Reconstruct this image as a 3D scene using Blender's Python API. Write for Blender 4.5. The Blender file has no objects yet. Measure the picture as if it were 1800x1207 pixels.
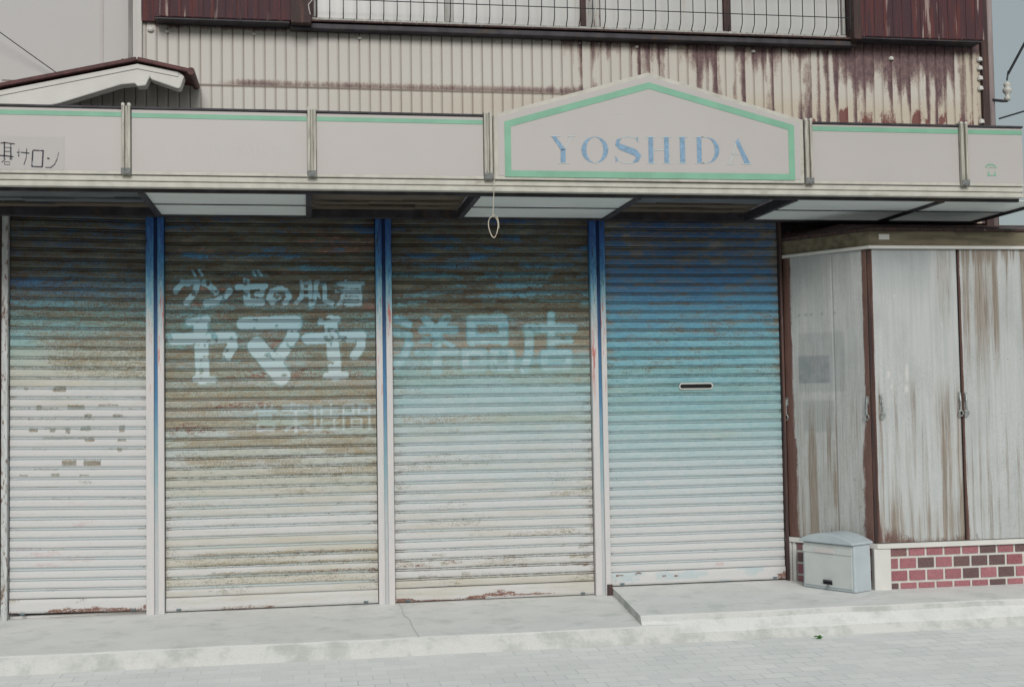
import bpy, bmesh, math, random
import numpy as np
from mathutils import Vector, Matrix
random.seed(7)
R = math.radians
scene = bpy.context.scene
COL = scene.collection

# ------------------------------------------------------------------ camera
YAW, PITCH, ROLL, FPX = 0.164013, 0.0465186, 0.0159984, 2183.79
F = Vector((math.sin(YAW)*math.cos(PITCH), math.cos(YAW)*math.cos(PITCH), math.sin(PITCH)))
R0 = Vector((math.cos(YAW), -math.sin(YAW), 0)); U0 = R0.cross(F)
RV = R0*math.cos(ROLL) - U0*math.sin(ROLL); UV = U0*math.cos(ROLL) + R0*math.sin(ROLL)
cd = bpy.data.cameras.new('camera'); cam = bpy.data.objects.new('camera', cd); COL.objects.link(cam)
cd.sensor_width = 36; cd.lens = FPX/1800*36; cd.clip_start = 0.05; cd.clip_end = 2000
cam.matrix_world = Matrix(((RV.x, UV.x, -F.x, 0), (RV.y, UV.y, -F.y, -7.8), (RV.z, UV.z, -F.z, 1.2385), (0, 0, 0, 1)))
scene.camera = cam

# ------------------------------------------------------------------ light
SUN_EL, SUN_AZ = R(30), R(-4)          # in front of the shop front
S = Vector((math.sin(SUN_AZ)*math.cos(SUN_EL), -math.cos(SUN_AZ)*math.cos(SUN_EL), math.sin(SUN_EL)))
w = bpy.data.worlds.new('World'); scene.world = w; w.use_nodes = True
nt = w.node_tree; bg = nt.nodes['Background']
sky = nt.nodes.new('ShaderNodeTexSky'); sky.sky_type = 'NISHITA'; sky.sun_disc = False
sky.sun_elevation = SUN_EL; sky.sun_rotation = math.atan2(S.x, S.y)
sky.air_density = 1.0; sky.dust_density = 4.0; sky.ozone_density = 1.0
# thin even cloud over the clear sky
cl = nt.nodes.new('ShaderNodeMix'); cl.data_type = 'RGBA'; cl.inputs[0].default_value = 0.75
nt.links.new(sky.outputs[0], cl.inputs[6]); cl.inputs[7].default_value = (5.4, 6.1, 6.05, 1)
nt.links.new(cl.outputs[2], bg.inputs[0]); bg.inputs[1].default_value = 0.05
sd = bpy.data.lights.new('sun', 'SUN'); sd.energy = 1.5; sd.angle = R(25); sd.color = (1, 0.975, 0.945)
so = bpy.data.objects.new('sun', sd); COL.objects.link(so)
so.rotation_euler = (-S).to_track_quat('-Z', 'Y').to_euler()
so.location = (2, -10, 12)
vs = scene.view_settings; vs.view_transform = 'Standard'; vs.look = 'None'; vs.gamma = 1; vs.exposure = 0.5
scene.display_settings.display_device = 'sRGB'

# ------------------------------------------------------------------ node helper
class NT:
    def __init__(s, name, rough=0.6, spec=0.3, metal=0.0):
        s.m = bpy.data.materials.new(name); s.m.use_nodes = True
        s.t = s.m.node_tree; s.b = s.t.nodes['Principled BSDF']
        s.b.inputs['Roughness'].default_value = rough
        s.b.inputs['Specular IOR Level'].default_value = spec
        s.b.inputs['Metallic'].default_value = metal
        s.tc = None
    def n(s, ty, **kw):
        x = s.t.nodes.new(ty)
        for k, v in kw.items(): setattr(x, k, v)
        return x
    def set(s, sock, v):
        if isinstance(v, bpy.types.NodeSocket): s.t.links.new(v, sock)
        elif isinstance(v, (tuple, list)):
            sock.default_value = (*v, 1) if len(v) == 3 and len(sock.default_value) == 4 else v
        else: sock.default_value = v
    def coord(s, scale=(1, 1, 1)):
        if not s.tc: s.tc = s.n('ShaderNodeTexCoord').outputs['Object']
        mp = s.n('ShaderNodeMapping'); s.t.links.new(s.tc, mp.inputs[0]); mp.inputs['Scale'].default_value = scale
        return mp.outputs[0]
    def noise(s, scale=5, st=(1, 1, 1), detail=4, rough=0.55):
        x = s.n('ShaderNodeTexNoise'); s.set(x.inputs['Vector'], s.coord(st))
        x.inputs['Scale'].default_value = scale; x.inputs['Detail'].default_value = detail
        x.inputs['Roughness'].default_value = rough
        return x.outputs['Fac']
    def math(s, op, a, b=0.0, c=0.0, clamp=False):
        x = s.n('ShaderNodeMath', operation=op, use_clamp=clamp)
        s.set(x.inputs[0], a); s.set(x.inputs[1], b); s.set(x.inputs[2], c)
        return x.outputs[0]
    def step(s, v, a, b, lo=0.0, hi=1.0):
        x = s.n('ShaderNodeMapRange', interpolation_type='SMOOTHSTEP')
        s.set(x.inputs[0], v); s.set(x.inputs[1], a); s.set(x.inputs[2], b)
        s.set(x.inputs[3], lo); s.set(x.inputs[4], hi)
        return x.outputs[0]
    def mix(s, f, a, b, blend='MIX'):
        x = s.n('ShaderNodeMix', data_type='RGBA', blend_type=blend)
        s.set(x.inputs[0], f); s.set(x.inputs[6], a); s.set(x.inputs[7], b)
        return x.outputs[2]
    def ramp(s, v, stops):
        x = s.n('ShaderNodeValToRGB'); s.set(x.inputs[0], v)
        e = x.color_ramp.elements
        while len(e) < len(stops): e.new(0.5)
        for q, (p, c) in zip(e, stops): q.position = p; q.color = (*c, 1)
        return x.outputs[0]
    def attr(s, name):
        a = s.n('ShaderNodeAttribute', attribute_name=name)
        sp = s.n('ShaderNodeSeparateColor'); s.t.links.new(a.outputs['Color'], sp.inputs[0])
        return sp.outputs[0], sp.outputs[1], sp.outputs[2], a.outputs['Alpha']
    def bump(s, h, strength=0.3, dist=0.003):
        x = s.n('ShaderNodeBump'); x.inputs['Strength'].default_value = strength
        x.inputs['Distance'].default_value = dist; s.set(x.inputs['Height'], h)
        s.t.links.new(x.outputs[0], s.b.inputs['Normal'])
    def col(s, c): s.set(s.b.inputs['Base Color'], c); return s.m

def concrete_mat():
    k = NT('stained_concrete', 0.85, 0.25)
    n = k.noise(3, detail=5); f = k.noise(160, detail=3, rough=.7); d = k.noise(5, (1, 1, 1), detail=6, rough=.7)
    c = k.mix(k.step(n, .3, .7), (.69, .695, .68), (.745, .75, .735))
    c = k.mix(k.math('MULTIPLY', k.step(d, .47, .72), .6), c, (.47, .50, .475))
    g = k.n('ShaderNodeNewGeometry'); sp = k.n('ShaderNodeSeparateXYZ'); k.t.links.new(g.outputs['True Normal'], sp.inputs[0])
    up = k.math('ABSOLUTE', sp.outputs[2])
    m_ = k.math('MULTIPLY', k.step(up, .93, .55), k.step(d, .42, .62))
    c = k.mix(k.math('MULTIPLY', k.step(up, .93, .55), .55), c, (.40, .41, .385))  # upright faces painted darker to offset the low sun on them
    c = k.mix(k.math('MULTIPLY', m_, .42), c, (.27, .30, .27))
    ag = k.n('ShaderNodeTexVoronoi'); k.set(ag.inputs['Vector'], k.coord()); ag.inputs['Scale'].default_value = 110
    c = k.mix(k.math('MULTIPLY', k.step(ag.outputs['Distance'], .28, .12), .22), c, (.40, .40, .38))
    c = k.mix(1.0, c, k.ramp(f, [(.3, (.9,)*3), (.7, (1.09,)*3)]), 'MULTIPLY')
    k.bump(f, .35, .003)
    return k.col(c)
def simple(name, c, rough=0.6, var=0.12, scale=9, st=(1, 1, 1), dirt=None, dirt_lo=0.55, dirt_hi=0.75, dscale=5, dst=(1, 1, 1), metal=0, spec=0.3, bump=0.15, grain=0.06):
    k = NT(name, rough, spec, metal)
    n = k.noise(scale, st)
    lo = tuple(x*(1-var) for x in c); hi = tuple(min(1, x*(1+var)) for x in c)
    cc = k.mix(k.step(n, 0.3, 0.7), lo, hi)
    g = k.noise(420, detail=1)
    cc = k.mix(1.0, cc, k.ramp(g, [(0.3, (1-grain,)*3), (0.7, (1+grain,)*3)]), 'MULTIPLY')
    if dirt:
        d = k.noise(dscale, dst, detail=6, rough=0.65)
        cc = k.mix(k.step(d, dirt_lo, dirt_hi), cc, dirt)
    if bump: k.bump(k.noise(90, detail=3), bump, 0.002)
    return k.col(cc)

# ------------------------------------------------------------------ mesh helpers
def link(name, me, mat, parent=None, bevel=0):
    me.materials.append(mat) if mat else None
    o = bpy.data.objects.new(name, me); COL.objects.link(o)
    if parent: o.parent = parent
    if bevel:
        b = o.modifiers.new('bevel', 'BEVEL'); b.width = bevel; b.segments = 2; b.limit_method = 'ANGLE'
    return o
class MB:
    def __init__(s): s.v = []; s.f = []
    def add(s, v, f):
        n = len(s.v); s.v += [tuple(p) for p in v]; s.f += [tuple(i+n for i in q) for q in f]; return s
    def box(s, x0, x1, y0, y1, z0, z1):
        return s.add([(x0,y0,z0),(x1,y0,z0),(x1,y1,z0),(x0,y1,z0),(x0,y0,z1),(x1,y0,z1),(x1,y1,z1),(x0,y1,z1)],
                     [(0,3,2,1),(4,5,6,7),(0,1,5,4),(1,2,6,5),(2,3,7,6),(3,0,4,7)])
    def prism(s, poly, d, base=0.0, M=None):     # polygon in x,z; from y=base to y=base+d (d<0: towards street)
        n = len(poly)
        a = [(p[0], base, p[1]) for p in poly]; b = [(p[0], base+d, p[1]) for p in poly]
        v = a+b
        if M: v = [tuple(M @ Vector(p)) for p in v]
        f = [tuple(range(n)), tuple(range(2*n-1, n-1, -1))] + [(i, i+n, (i+1) % n+n, (i+1) % n) for i in range(n)]
        return s.add(v, f)
    def stroke(s, pts, wd, y, d=-0.002):          # a flat painted/cut strip following pts (x,z), widths wd
        n = len(pts); wd = wd if hasattr(wd, '__len__') else [wd]*n
        L = []; Q = []
        for i in range(n):
            a = Vector(pts[max(0, i-1)]); b = Vector(pts[min(n-1, i+1)])
            t = (b-a); t = t.normalized() if t.length > 0 else Vector((1, 0)); nn = Vector((-t.y, t.x))
            p = Vector(pts[i]); L.append(p+nn*wd[i]/2); Q.append(p-nn*wd[i]/2)
        v = [(p.x, y, p.y) for p in L]+[(p.x, y, p.y) for p in Q]+[(p.x, y+d, p.y) for p in L]+[(p.x, y+d, p.y) for p in Q]
        f = []
        for i in range(n-1):
            f += [(2*n+i, 2*n+i+1, 3*n+i+1, 3*n+i), (i, i+n, i+n+1, i+1), (i, i+1, 2*n+i+1, 2*n+i), (n+i, 3*n+i, 3*n+i+1, n+i+1)]
        f += [(0, 2*n, 3*n, n), (n-1, 2*n-1, 4*n-1, 3*n-1)]
        return s.add(v, f)
    def tube(s, pts, r, seg=8, close=False):
        pts = [Vector(p) for p in pts]; n = len(pts); v = []
        for i, p in enumerate(pts):
            a = pts[(i-1) % n] if (close or i) else p; b = pts[(i+1) % n] if (close or i < n-1) else p
            t = (b-a).normalized(); ref = Vector((0, 0, 1)) if abs(t.z) < .9 else Vector((1, 0, 0))
            e = t.cross(ref).normalized(); g = e.cross(t)
            rr = r[i] if hasattr(r, '__len__') else r
            v += [tuple(p+(e*math.cos(q*2*math.pi/seg)+g*math.sin(q*2*math.pi/seg))*rr) for q in range(seg)]
        f = []
        for i in range(n if close else n-1):
            j = (i+1) % n
            f += [(i*seg+q, i*seg+(q+1) % seg, j*seg+(q+1) % seg, j*seg+q) for q in range(seg)]
        if not close: f += [tuple(range(seg-1, -1, -1)), tuple((n-1)*seg+q for q in range(seg))]
        return s.add(v, f)
    def lathe(s, prof, c, seg=20):                # profile (r, z) about a vertical axis
        v = []; n = len(prof)
        for r_, z in prof: v += [(c[0]+r_*math.cos(q*2*math.pi/seg), c[1]+r_*math.sin(q*2*math.pi/seg), c[2]+z) for q in range(seg)]
        f = [(i*seg+q, i*seg+(q+1) % seg, (i+1)*seg+(q+1) % seg, (i+1)*seg+q) for i in range(n-1) for q in range(seg)]
        return s.add(v, f+[tuple(range(seg-1, -1, -1)), tuple((n-1)*seg+q for q in range(seg))])
    def obj(s, name, mat, parent=None, bevel=0, smooth=False):
        me = bpy.data.meshes.new(name); me.from_pydata(s.v, [], s.f); me.update()
        bm = bmesh.new(); bm.from_mesh(me); bmesh.ops.recalc_face_normals(bm, faces=bm.faces); bm.to_mesh(me); bm.free()
        if smooth: me.polygons.foreach_set('use_smooth', [True]*len(me.polygons))
        return link(name, me, mat, parent, bevel)

def thing(name, loc, label, cat, group=None):
    o = bpy.data.objects.new(name, None); COL.objects.link(o); o.location = loc; o.empty_display_size = 0.1
    bpy.context.view_layer.update()
    return tag(o, label, cat, group)
def tag(o, label, cat, group=None):
    o['label'] = label; o['category'] = cat
    if group: o['group'] = group
    return o
def adopt(root, loc=None):      # parts were built in world coordinates: keep them there under a moved Empty
    for c in root.children:
        c.matrix_parent_inverse = Matrix.Translation(-root.location)

def grid_mesh(name, P, nx, nz, attrs, mat, parent=None, smooth=False):
    """P: (nz*nx,3) points, row major by z; attrs: {name: (N,4)}"""
    me = bpy.data.meshes.new(name)
    i = (np.arange(nz-1)[:, None]*nx+np.arange(nx-1)[None]).ravel()
    q = np.stack([i, i+1, i+1+nx, i+nx], 1).astype(np.int32)
    me.vertices.add(len(P)); me.vertices.foreach_set('co', np.asarray(P, np.float32).ravel())
    me.loops.add(q.size); me.loops.foreach_set('vertex_index', q.ravel())
    me.polygons.add(len(q)); me.polygons.foreach_set('loop_start', np.arange(0, q.size, 4, dtype=np.int32))
    me.update(calc_edges=True)
    for k, a in attrs.items():
        at = me.attributes.new(k, 'FLOAT_COLOR', 'POINT'); at.data.foreach_set('color', np.asarray(a, np.float32).ravel())
    if smooth: me.polygons.foreach_set('use_smooth', [True]*len(me.polygons))
    return link(name, me, mat, parent)

# numpy noise -----------------------------------------------------------
def _h(ix, iy, seed):
    n = (ix.astype(np.int64)*374761393+iy.astype(np.int64)*668265263+seed*974711) & 0x7fffffff
    n = ((n ^ (n >> 13))*1274126177) & 0x7fffffff
    return ((n ^ (n >> 16)) & 0xffff)/65535.0
def vn(x, y, seed=0):
    ix = np.floor(x); iy = np.floor(y); fx = x-ix; fy = y-iy
    fx = fx*fx*(3-2*fx); fy = fy*fy*(3-2*fy)
    a = _h(ix, iy, seed); b = _h(ix+1, iy, seed); c = _h(ix, iy+1, seed); d = _h(ix+1, iy+1, seed)
    return (a*(1-fx)+b*fx)*(1-fy)+(c*(1-fx)+d*fx)*fy
def fbm(x, y, seed=0, o=4):
    s = 0; a = .5; t = 0
    for i in range(o): s = s+a*vn(x*2**i, y*2**i, seed+i*17); t += a; a *= .55
    return s/t
def ss(x, a, b):
    t = np.clip((x-a)/(b-a), 0, 1); return t*t*(3-2*t)
def seg_mask(X, Z, strokes, soft=0.010):
    m = np.zeros_like(X)
    for pts, wd in strokes:
        for (x0, z0), (x1, z1) in zip(pts[:-1], pts[1:]):
            dx, dz = x1-x0, z1-z0; L = dx*dx+dz*dz+1e-12
            t = np.clip(((X-x0)*dx+(Z-z0)*dz)/L, 0, 1)
            d = np.hypot(X-x0-t*dx, Z-z0-t*dz)
            m = np.maximum(m, 1-ss(d, wd/2-soft, wd/2+soft))
    return m

# ------------------------------------------------------------------ materials
CONC = simple('pale_concrete', (0.66, 0.665, 0.65), 0.85, 0.06, 3, dirt=(0.48, 0.505, 0.47), dirt_lo=0.56, dirt_hi=0.85, dscale=2.2, bump=0.35, grain=0.10)
STAINED = concrete_mat()
SIGN = simple('sign_acrylic', (0.465, 0.442, 0.432), 0.35, 0.02, 2, bump=0, grain=0.01)
PATCH = simple('sign_patch', (0.43, 0.411, 0.406), 0.4, 0.02, 2, bump=0, grain=0.01)
GREEN = simple('green_tape', (0.20, 0.42, 0.30), 0.45, 0.07, 7, bump=0, grain=0.03)
ALU = simple('weathered_aluminium', (0.50, 0.49, 0.44), 0.5, 0.10, 12, dirt=(0.24, 0.22, 0.17), dirt_lo=0.56, dirt_hi=0.76, dscale=9, dst=(.4, 1, 1))
ALUV = simple('dirty_aluminium_post', (0.42, 0.41, 0.36), 0.5, 0.2, 10, st=(8, 8, .6), dirt=(0.10, 0.10, 0.08), dirt_lo=0.52, dirt_hi=0.75, dscale=16, dst=(6, 6, .5))
DARK = simple('dark_steel_and_shade', (0.045, 0.042, 0.05), 0.6, 0.3, 12, dirt=(0.09, 0.06, 0.04))
BLACK = simple('black_gap', (0.012, 0.012, 0.014), 0.9, 0.1, 12)
BLUE_L = simple('letter_blue', (0.20, 0.325, 0.46), 0.4, 0.14, 60, bump=0, dirt=(0.36, 0.46, 0.52), dirt_lo=0.62, dirt_hi=0.72, dscale=60)
HAIR = simple('faded_letter', (0.46, 0.545, 0.565), 0.4, 0.03, 30, bump=0, grain=0.02)
GHOST = simple('ghost_letter', (0.474, 0.456, 0.447), 0.4, 0.01, 10, bump=0, grain=0.01)
INK = simple('black_ink', (0.03, 0.032, 0.045), 0.5, 0.2, 40, bump=0, dirt=(0.33, 0.36, 0.38), dirt_lo=0.54, dirt_hi=0.62, dscale=38)
WHITE = simple('white_paint', (0.60, 0.595, 0.57), 0.6, 0.05, 6, dirt=(0.45, 0.43, 0.37), dirt_lo=0.62, dirt_hi=0.8, dscale=8)
PLASTER = simple('white_wall', (0.50, 0.49, 0.487), 0.8, 0.02, 1.5, bump=0.1, grain=0.02)
REDROOF = simple('rust_red_roof', (0.085, 0.030, 0.030), 0.55, 0.3, 20, dirt=(0.05, 0.02, 0.02))
BOARD = simple('ceiling_board_wood', (0.13, 0.105, 0.08), 0.8, 0.3, 12, st=(.4, 6, 6), dirt=(0.06, 0.07, 0.08), dscale=6, dst=(.5, 3, 3))
BOARDB = simple('ceiling_board_blue', (0.055, 0.10, 0.14), 0.7, 0.35, 10, st=(.5, 4, 4), dirt=(0.05, 0.045, 0.03), dscale=7, dst=(.6, 3, 3))
BOARDG = simple('ceiling_board_grey', (0.13, 0.145, 0.16), 0.7, 0.3, 10, st=(.5, 4, 4))
MBOX = simple('mailbox_grey', (0.49, 0.52, 0.51), 0.5, 0.05, 8, dirt=(0.36, 0.39, 0.40), dirt_lo=0.55, dirt_hi=0.9, dscale=6)
MBOXB = simple('mailbox_blue_grey', (0.43, 0.485, 0.515), 0.5, 0.05, 8, dirt=(0.33, 0.37, 0.40), dirt_lo=0.55, dirt_hi=0.9, dscale=6)
CABLE = simple('black_cable', (0.03, 0.035, 0.04), 0.6, 0.1, 9, bump=0)
CORD = simple('pale_cord', (0.50, 0.46, 0.38), 0.6, 0.15, 40, bump=0)
PORC = simple('insulator_porcelain', (0.50, 0.50, 0.47), 0.35, 0.12, 25, dirt=(0.2, 0.19, 0.17), dscale=30)
LEAF = simple('leaf_green', (0.06, 0.17, 0.035), 0.5, 0.3, 60, bump=0)
PIPEW = simple('white_pipe', (0.50, 0.485, 0.47), 0.5, 0.06, 5, st=(6, 6, .5))

def panel_mat():      # translucent white plastic ceiling sheets
    k = NT('ceiling_plastic', 0.45, 0.3)
    n = k.noise(7, (.5, 2, 2), detail=5)
    c = k.mix(k.step(n, 0.35, 0.7), (0.80, 0.85, 0.845), (0.90, 0.93, 0.92))
    k.col(c)
    tr = k.n('ShaderNodeBsdfTranslucent'); k.set(tr.inputs[0], (0.90, 0.94, 0.93))
    mx = k.n('ShaderNodeMixShader'); mx.inputs[0].default_value = 0.35
    k.t.links.new(k.b.outputs[0], mx.inputs[1]); k.t.links.new(tr.outputs[0], mx.inputs[2])
    k.t.links.new(mx.outputs[0], k.t.nodes['Material Output'].inputs[0])
    return k.m
PANEL = panel_mat()

def rust_mat(name, base=(0.070, 0.032, 0.036), red=(0.16, 0.045, 0.035), pale=(0.42, 0.36, 0.33), pale_at=0.72):
    k = NT(name, 0.7, 0.2)
    s1 = k.noise(14, (3, 3, .16), detail=5); s2 = k.noise(9, (4, 4, .22), detail=4); g = k.noise(260, detail=2)
    c = k.mix(k.step(s1, 0.45, 0.68), base, red)
    c = k.mix(k.step(s2, pale_at-.1, pale_at), c, pale)
    c = k.mix(1.0, c, k.ramp(g, [(0.3, (.7, .7, .72)), (0.7, (1.25, 1.25, 1.3))]), 'MULTIPLY')
    k.bump(g, 0.3, 0.002)
    return k.col(c)
RUSTBOX = rust_mat('rusty_sheet', (.068, .036, .042), (.125, .042, .038), (.36, .28, .25), .70)
RUSTFR = rust_mat('rusty_frame', (0.06, 0.042, 0.04), (0.12, 0.065, 0.052), (0.25, 0.2, 0.18), 0.75)

def shutter_mat():
    k = NT('shutter_paint', 0.55, 0.25)
    mark, wear, rust, groove = k.attr('wear'); pink, light_tone, grime, pale = k.attr('wear_light')
    nf = k.noise(38, (.5, 1, 2.2), detail=6, rough=.75)
    nh = k.noise(120, (.8, 1, 1.3), detail=3, rough=.7)
    nx_ = k.noise(70, (.35, 1, 3.0), detail=4, rough=.7)
    nn = k.math('ADD', k.math('MULTIPLY', nf, .52), k.math('MULTIPLY', nh, .48))
    nn = k.step(nn, .22, .78)
    lit = k.math('ADD', light_tone, k.math('MULTIPLY', k.math('SUBTRACT', nn, .5), .30))
    paint = k.ramp(lit, [(0.0, (.028, .07, .20)), (.20, (.05, .165, .36)), (.36, (.105, .29, .42)), (.48, (.165, .365, .43)), (.63, (.28, .43, .455)), (.80, (.41, .49, .51)), (1.0, (.54, .535, .535))])  # light painted into the colour: dark blue under the awning, pale lower down
    fm = k.math('MAXIMUM', k.math('ADD', light_tone, .20), .42)
    mk = k.ramp(fm, [(0.0, (.12, .36, .56)), (.45, (.20, .44, .56)), (.75, (.40, .52, .55)), (1.0, (.55, .545, .545))])  # lettering follows the same painted light
    paint = k.mix(k.step(k.math('SUBTRACT', mark, k.math('MULTIPLY', nn, .5)), .12, .32), paint, mk)
    # bare, weathered metal under the paint
    wv = k.noise(11, (.5, 1, 2.2), detail=5, rough=.65)
    wn = k.ramp(wv, [(.33, (.062, .054, .043)), (.45, (.125, .092, .060)), (.54, (.105, .12, .10)), (.66, (.20, .17, .12))])
    wp = k.ramp(wv, [(.33, (.25, .24, .22)), (.45, (.37, .32, .245)), (.54, (.34, .335, .31)), (.66, (.43, .41, .36))])
    worn = k.mix(pale, wn, wp)  # bare metal also painted darker in the awning shade, paler below
    worn = k.mix(1.0, worn, k.ramp(nh, [(.3, (.62,)*3), (.7, (1.32,)*3)]), 'MULTIPLY')
    worn = k.mix(k.math('MULTIPLY', k.step(nx_, .50, .66), .60), worn, k.mix(.35, paint, (.10, .20, .19)))
    wf = k.step(k.math('SUBTRACT', wear, nn), -.20, .18)
    c = k.mix(wf, paint, worn)
    stn = k.math('MULTIPLY', k.attr('wear3')[0], k.math('SUBTRACT', 1.0, k.math('MULTIPLY', mark, .85, clamp=True)))
    sn = k.noise(9, (.35, 1, 3.2), detail=5, rough=.6)
    c = k.mix(k.math('MULTIPLY', k.step(k.math('SUBTRACT', stn, sn), -.30, .30), .8), c, k.mix(1.0, c, (.83, .79, .655), 'MULTIPLY'))
    c = k.mix(k.math('MULTIPLY', k.step(k.math('SUBTRACT', pink, nn), -.06, .08), .6), c, (.50, .36, .36))
    rn = k.noise(40, (1, 1, 1.3), detail=5, rough=.7)
    rc = k.ramp(rn, [(.3, (.12, .062, .055)), (.55, (.22, .125, .10)), (.72, (.32, .25, .22))])
    c = k.mix(k.step(k.math('SUBTRACT', rust, nn), -.07, .09), c, rc)
    gc = k.mix(light_tone, (.012, .025, .06), (.33, .43, .455))  # groove shade put into the colour: near black high up, paler below
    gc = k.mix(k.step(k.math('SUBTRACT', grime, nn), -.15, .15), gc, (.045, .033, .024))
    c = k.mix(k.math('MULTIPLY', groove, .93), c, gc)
    k.bump(nn, .25, .0015)
    return k.col(c)
FLAKE = simple('flaking_paint', (.46, .48, .48), .6, .15, 14, st=(4, 4, .7), dirt=(.17, .115, .09), dirt_lo=.52, dirt_hi=.64, dscale=18, dst=(3, 3, 1))
SHUT = shutter_mat()
LOCKB = simple('lock_blue', (.10, .14, .16), .5, .2, 30)

def post_mat():
    k = NT('post_paint', 0.5, 0.3)
    g = k.n('ShaderNodeTexCoord'); sp = k.n('ShaderNodeSeparateXYZ'); k.t.links.new(g.outputs['Object'], sp.inputs[0])
    z = sp.outputs[2]
    n1 = k.noise(10, (7, 7, .7), detail=5); n2 = k.noise(60, (3, 3, .8), detail=3)
    nn = k.math('ADD', k.math('MULTIPLY', n1, .6), k.math('MULTIPLY', n2, .4))
    lit = k.math('ADD', k.step(z, 2.42, 1.42), k.math('MULTIPLY', k.math('SUBTRACT', nn, .5), 1.1))  # awning shade painted down the post: deep blue above, pale below
    c = k.ramp(lit, [(0.0, (.03, .09, .30)), (.25, (.06, .22, .45)), (.5, (.19, .40, .50)), (.72, (.42, .48, .50)), (1.0, (.555, .535, .535))])
    w = k.noise(7, (5, 5, .5), detail=6, rough=.7)
    c = k.mix(k.math('MULTIPLY', k.step(w, .53, .61), k.math('MULTIPLY', k.step(z, 2.0, 1.85), k.step(z, 1.1, 1.5))), c, (.42, .16, .15))
    d = k.noise(16, (4, 4, .6), detail=6, rough=.7)
    c = k.mix(k.math('MULTIPLY', k.step(d, .60, .75), k.step(z, .6, .0)), c, (.33, .25, .17))
    c = k.mix(k.math('MULTIPLY', k.step(d, .52, .66), k.step(z, 1.5, 2.3)), c, (.03, .035, .04))
    k.bump(n2, .2, .001)
    return k.col(c)
POST = post_mat()
def groove_mat():
    k = NT('post_groove_paint', 0.6, 0.2)
    g = k.n('ShaderNodeTexCoord'); sp = k.n('ShaderNodeSeparateXYZ'); k.t.links.new(g.outputs['Object'], sp.inputs[0])
    n1 = k.noise(14, (5, 5, .8), detail=5)
    lit = k.math('ADD', k.step(sp.outputs[2], 2.2, .2), k.math('MULTIPLY', k.math('SUBTRACT', n1, .5), .3))  # same painted shade inside the groove, darkest at the top
    return k.col(k.ramp(lit, [(0.0, (.015, .035, .12)), (.4, (.07, .20, .36)), (.75, (.24, .38, .43)), (1.0, (.46, .48, .49))]))
POSTG = groove_mat()

def wall_mat():
    k = NT('corrugated_sheet', 0.6, 0.25)
    rust, red, gr, cream = k.attr('wear')
    nn = k.math('ADD', k.math('MULTIPLY', k.noise(30, (1.6, 1, .5), detail=5, rough=.7), .6), k.math('MULTIPLY', k.noise(170, detail=2), .4))
    c = k.mix(cream, (.55, .54, .52), (.50, .445, .36))
    g = k.noise(300, detail=1)
    c = k.mix(1.0, c, k.ramp(g, [(.3, (.95,)*3), (.7, (1.05,)*3)]), 'MULTIPLY')
    c = k.mix(k.math('MULTIPLY', gr, .85), c, (.19, .14, .11))
    edge = k.step(k.math('SUBTRACT', rust, nn), -.22, -.02)
    c = k.mix(k.math('MULTIPLY', edge, .55), c, (.36, .27, .22))
    rr_ = k.noise(45, (1, 1, .7), detail=5, rough=.75)
    c = k.mix(k.step(k.math('SUBTRACT', rust, nn), -.20, .20), c, k.ramp(rr_, [(.32, (.095, .062, .07)), (.52, (.155, .10, .105)), (.70, (.25, .17, .155))]))
    c = k.mix(k.step(k.math('SUBTRACT', red, nn), -.06, .08), c, (.185, .078, .07))
    k.bump(nn, .2, .0015)
    return k.col(c)
WALL = wall_mat()

def zinc_mat():
    k = NT('zinc_sheet', 0.5, 0.35)
    rust, streak, patch, pale = k.attr('wear')
    n1 = k.noise(16, (3.2, 3.2, .10), detail=5, rough=.6); n2 = k.noise(200, detail=2)
    nn = k.math('ADD', k.math('MULTIPLY', k.noise(26, (2, 2, .3), detail=5, rough=.7), .6), k.math('MULTIPLY', n2, .4))
    c = k.mix(k.step(n1, .30, .72), (.40, .425, .425), (.475, .487, .487))
    bl = k.noise(5, (1.2, 1.2, .6), detail=5, rough=.6)
    c = k.mix(k.math('MULTIPLY', k.step(bl, .45, .72), .5), c, (.33, .345, .335))
    c = k.mix(1.0, c, k.ramp(n2, [(.3, (.86,)*3), (.7, (1.12,)*3)]), 'MULTIPLY')
    c = k.mix(patch, c, (.17, .205, .225))
    c = k.mix(pale, c, (.56, .54, .53))
    fine = k.noise(60, (2.5, 2.5, .06), detail=3, rough=.7)
    sv = k.math('SUBTRACT', streak, k.math('ADD', k.math('MULTIPLY', nn, .45), k.math('MULTIPLY', fine, .55)))
    c = k.mix(k.math('MULTIPLY', k.step(sv, -.30, .30), .85), c, k.ramp(fine, [(.35, (.15, .11, .078)), (.65, (.27, .225, .175))]))
    c = k.mix(k.step(k.math('SUBTRACT', rust, nn), -.12, .10), c, k.ramp(nn, [(.35, (.10, .055, .05)), (.65, (.165, .095, .075))]))
    k.bump(n2, .2, .001)
    return k.col(c)
ZINC = zinc_mat()

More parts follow.
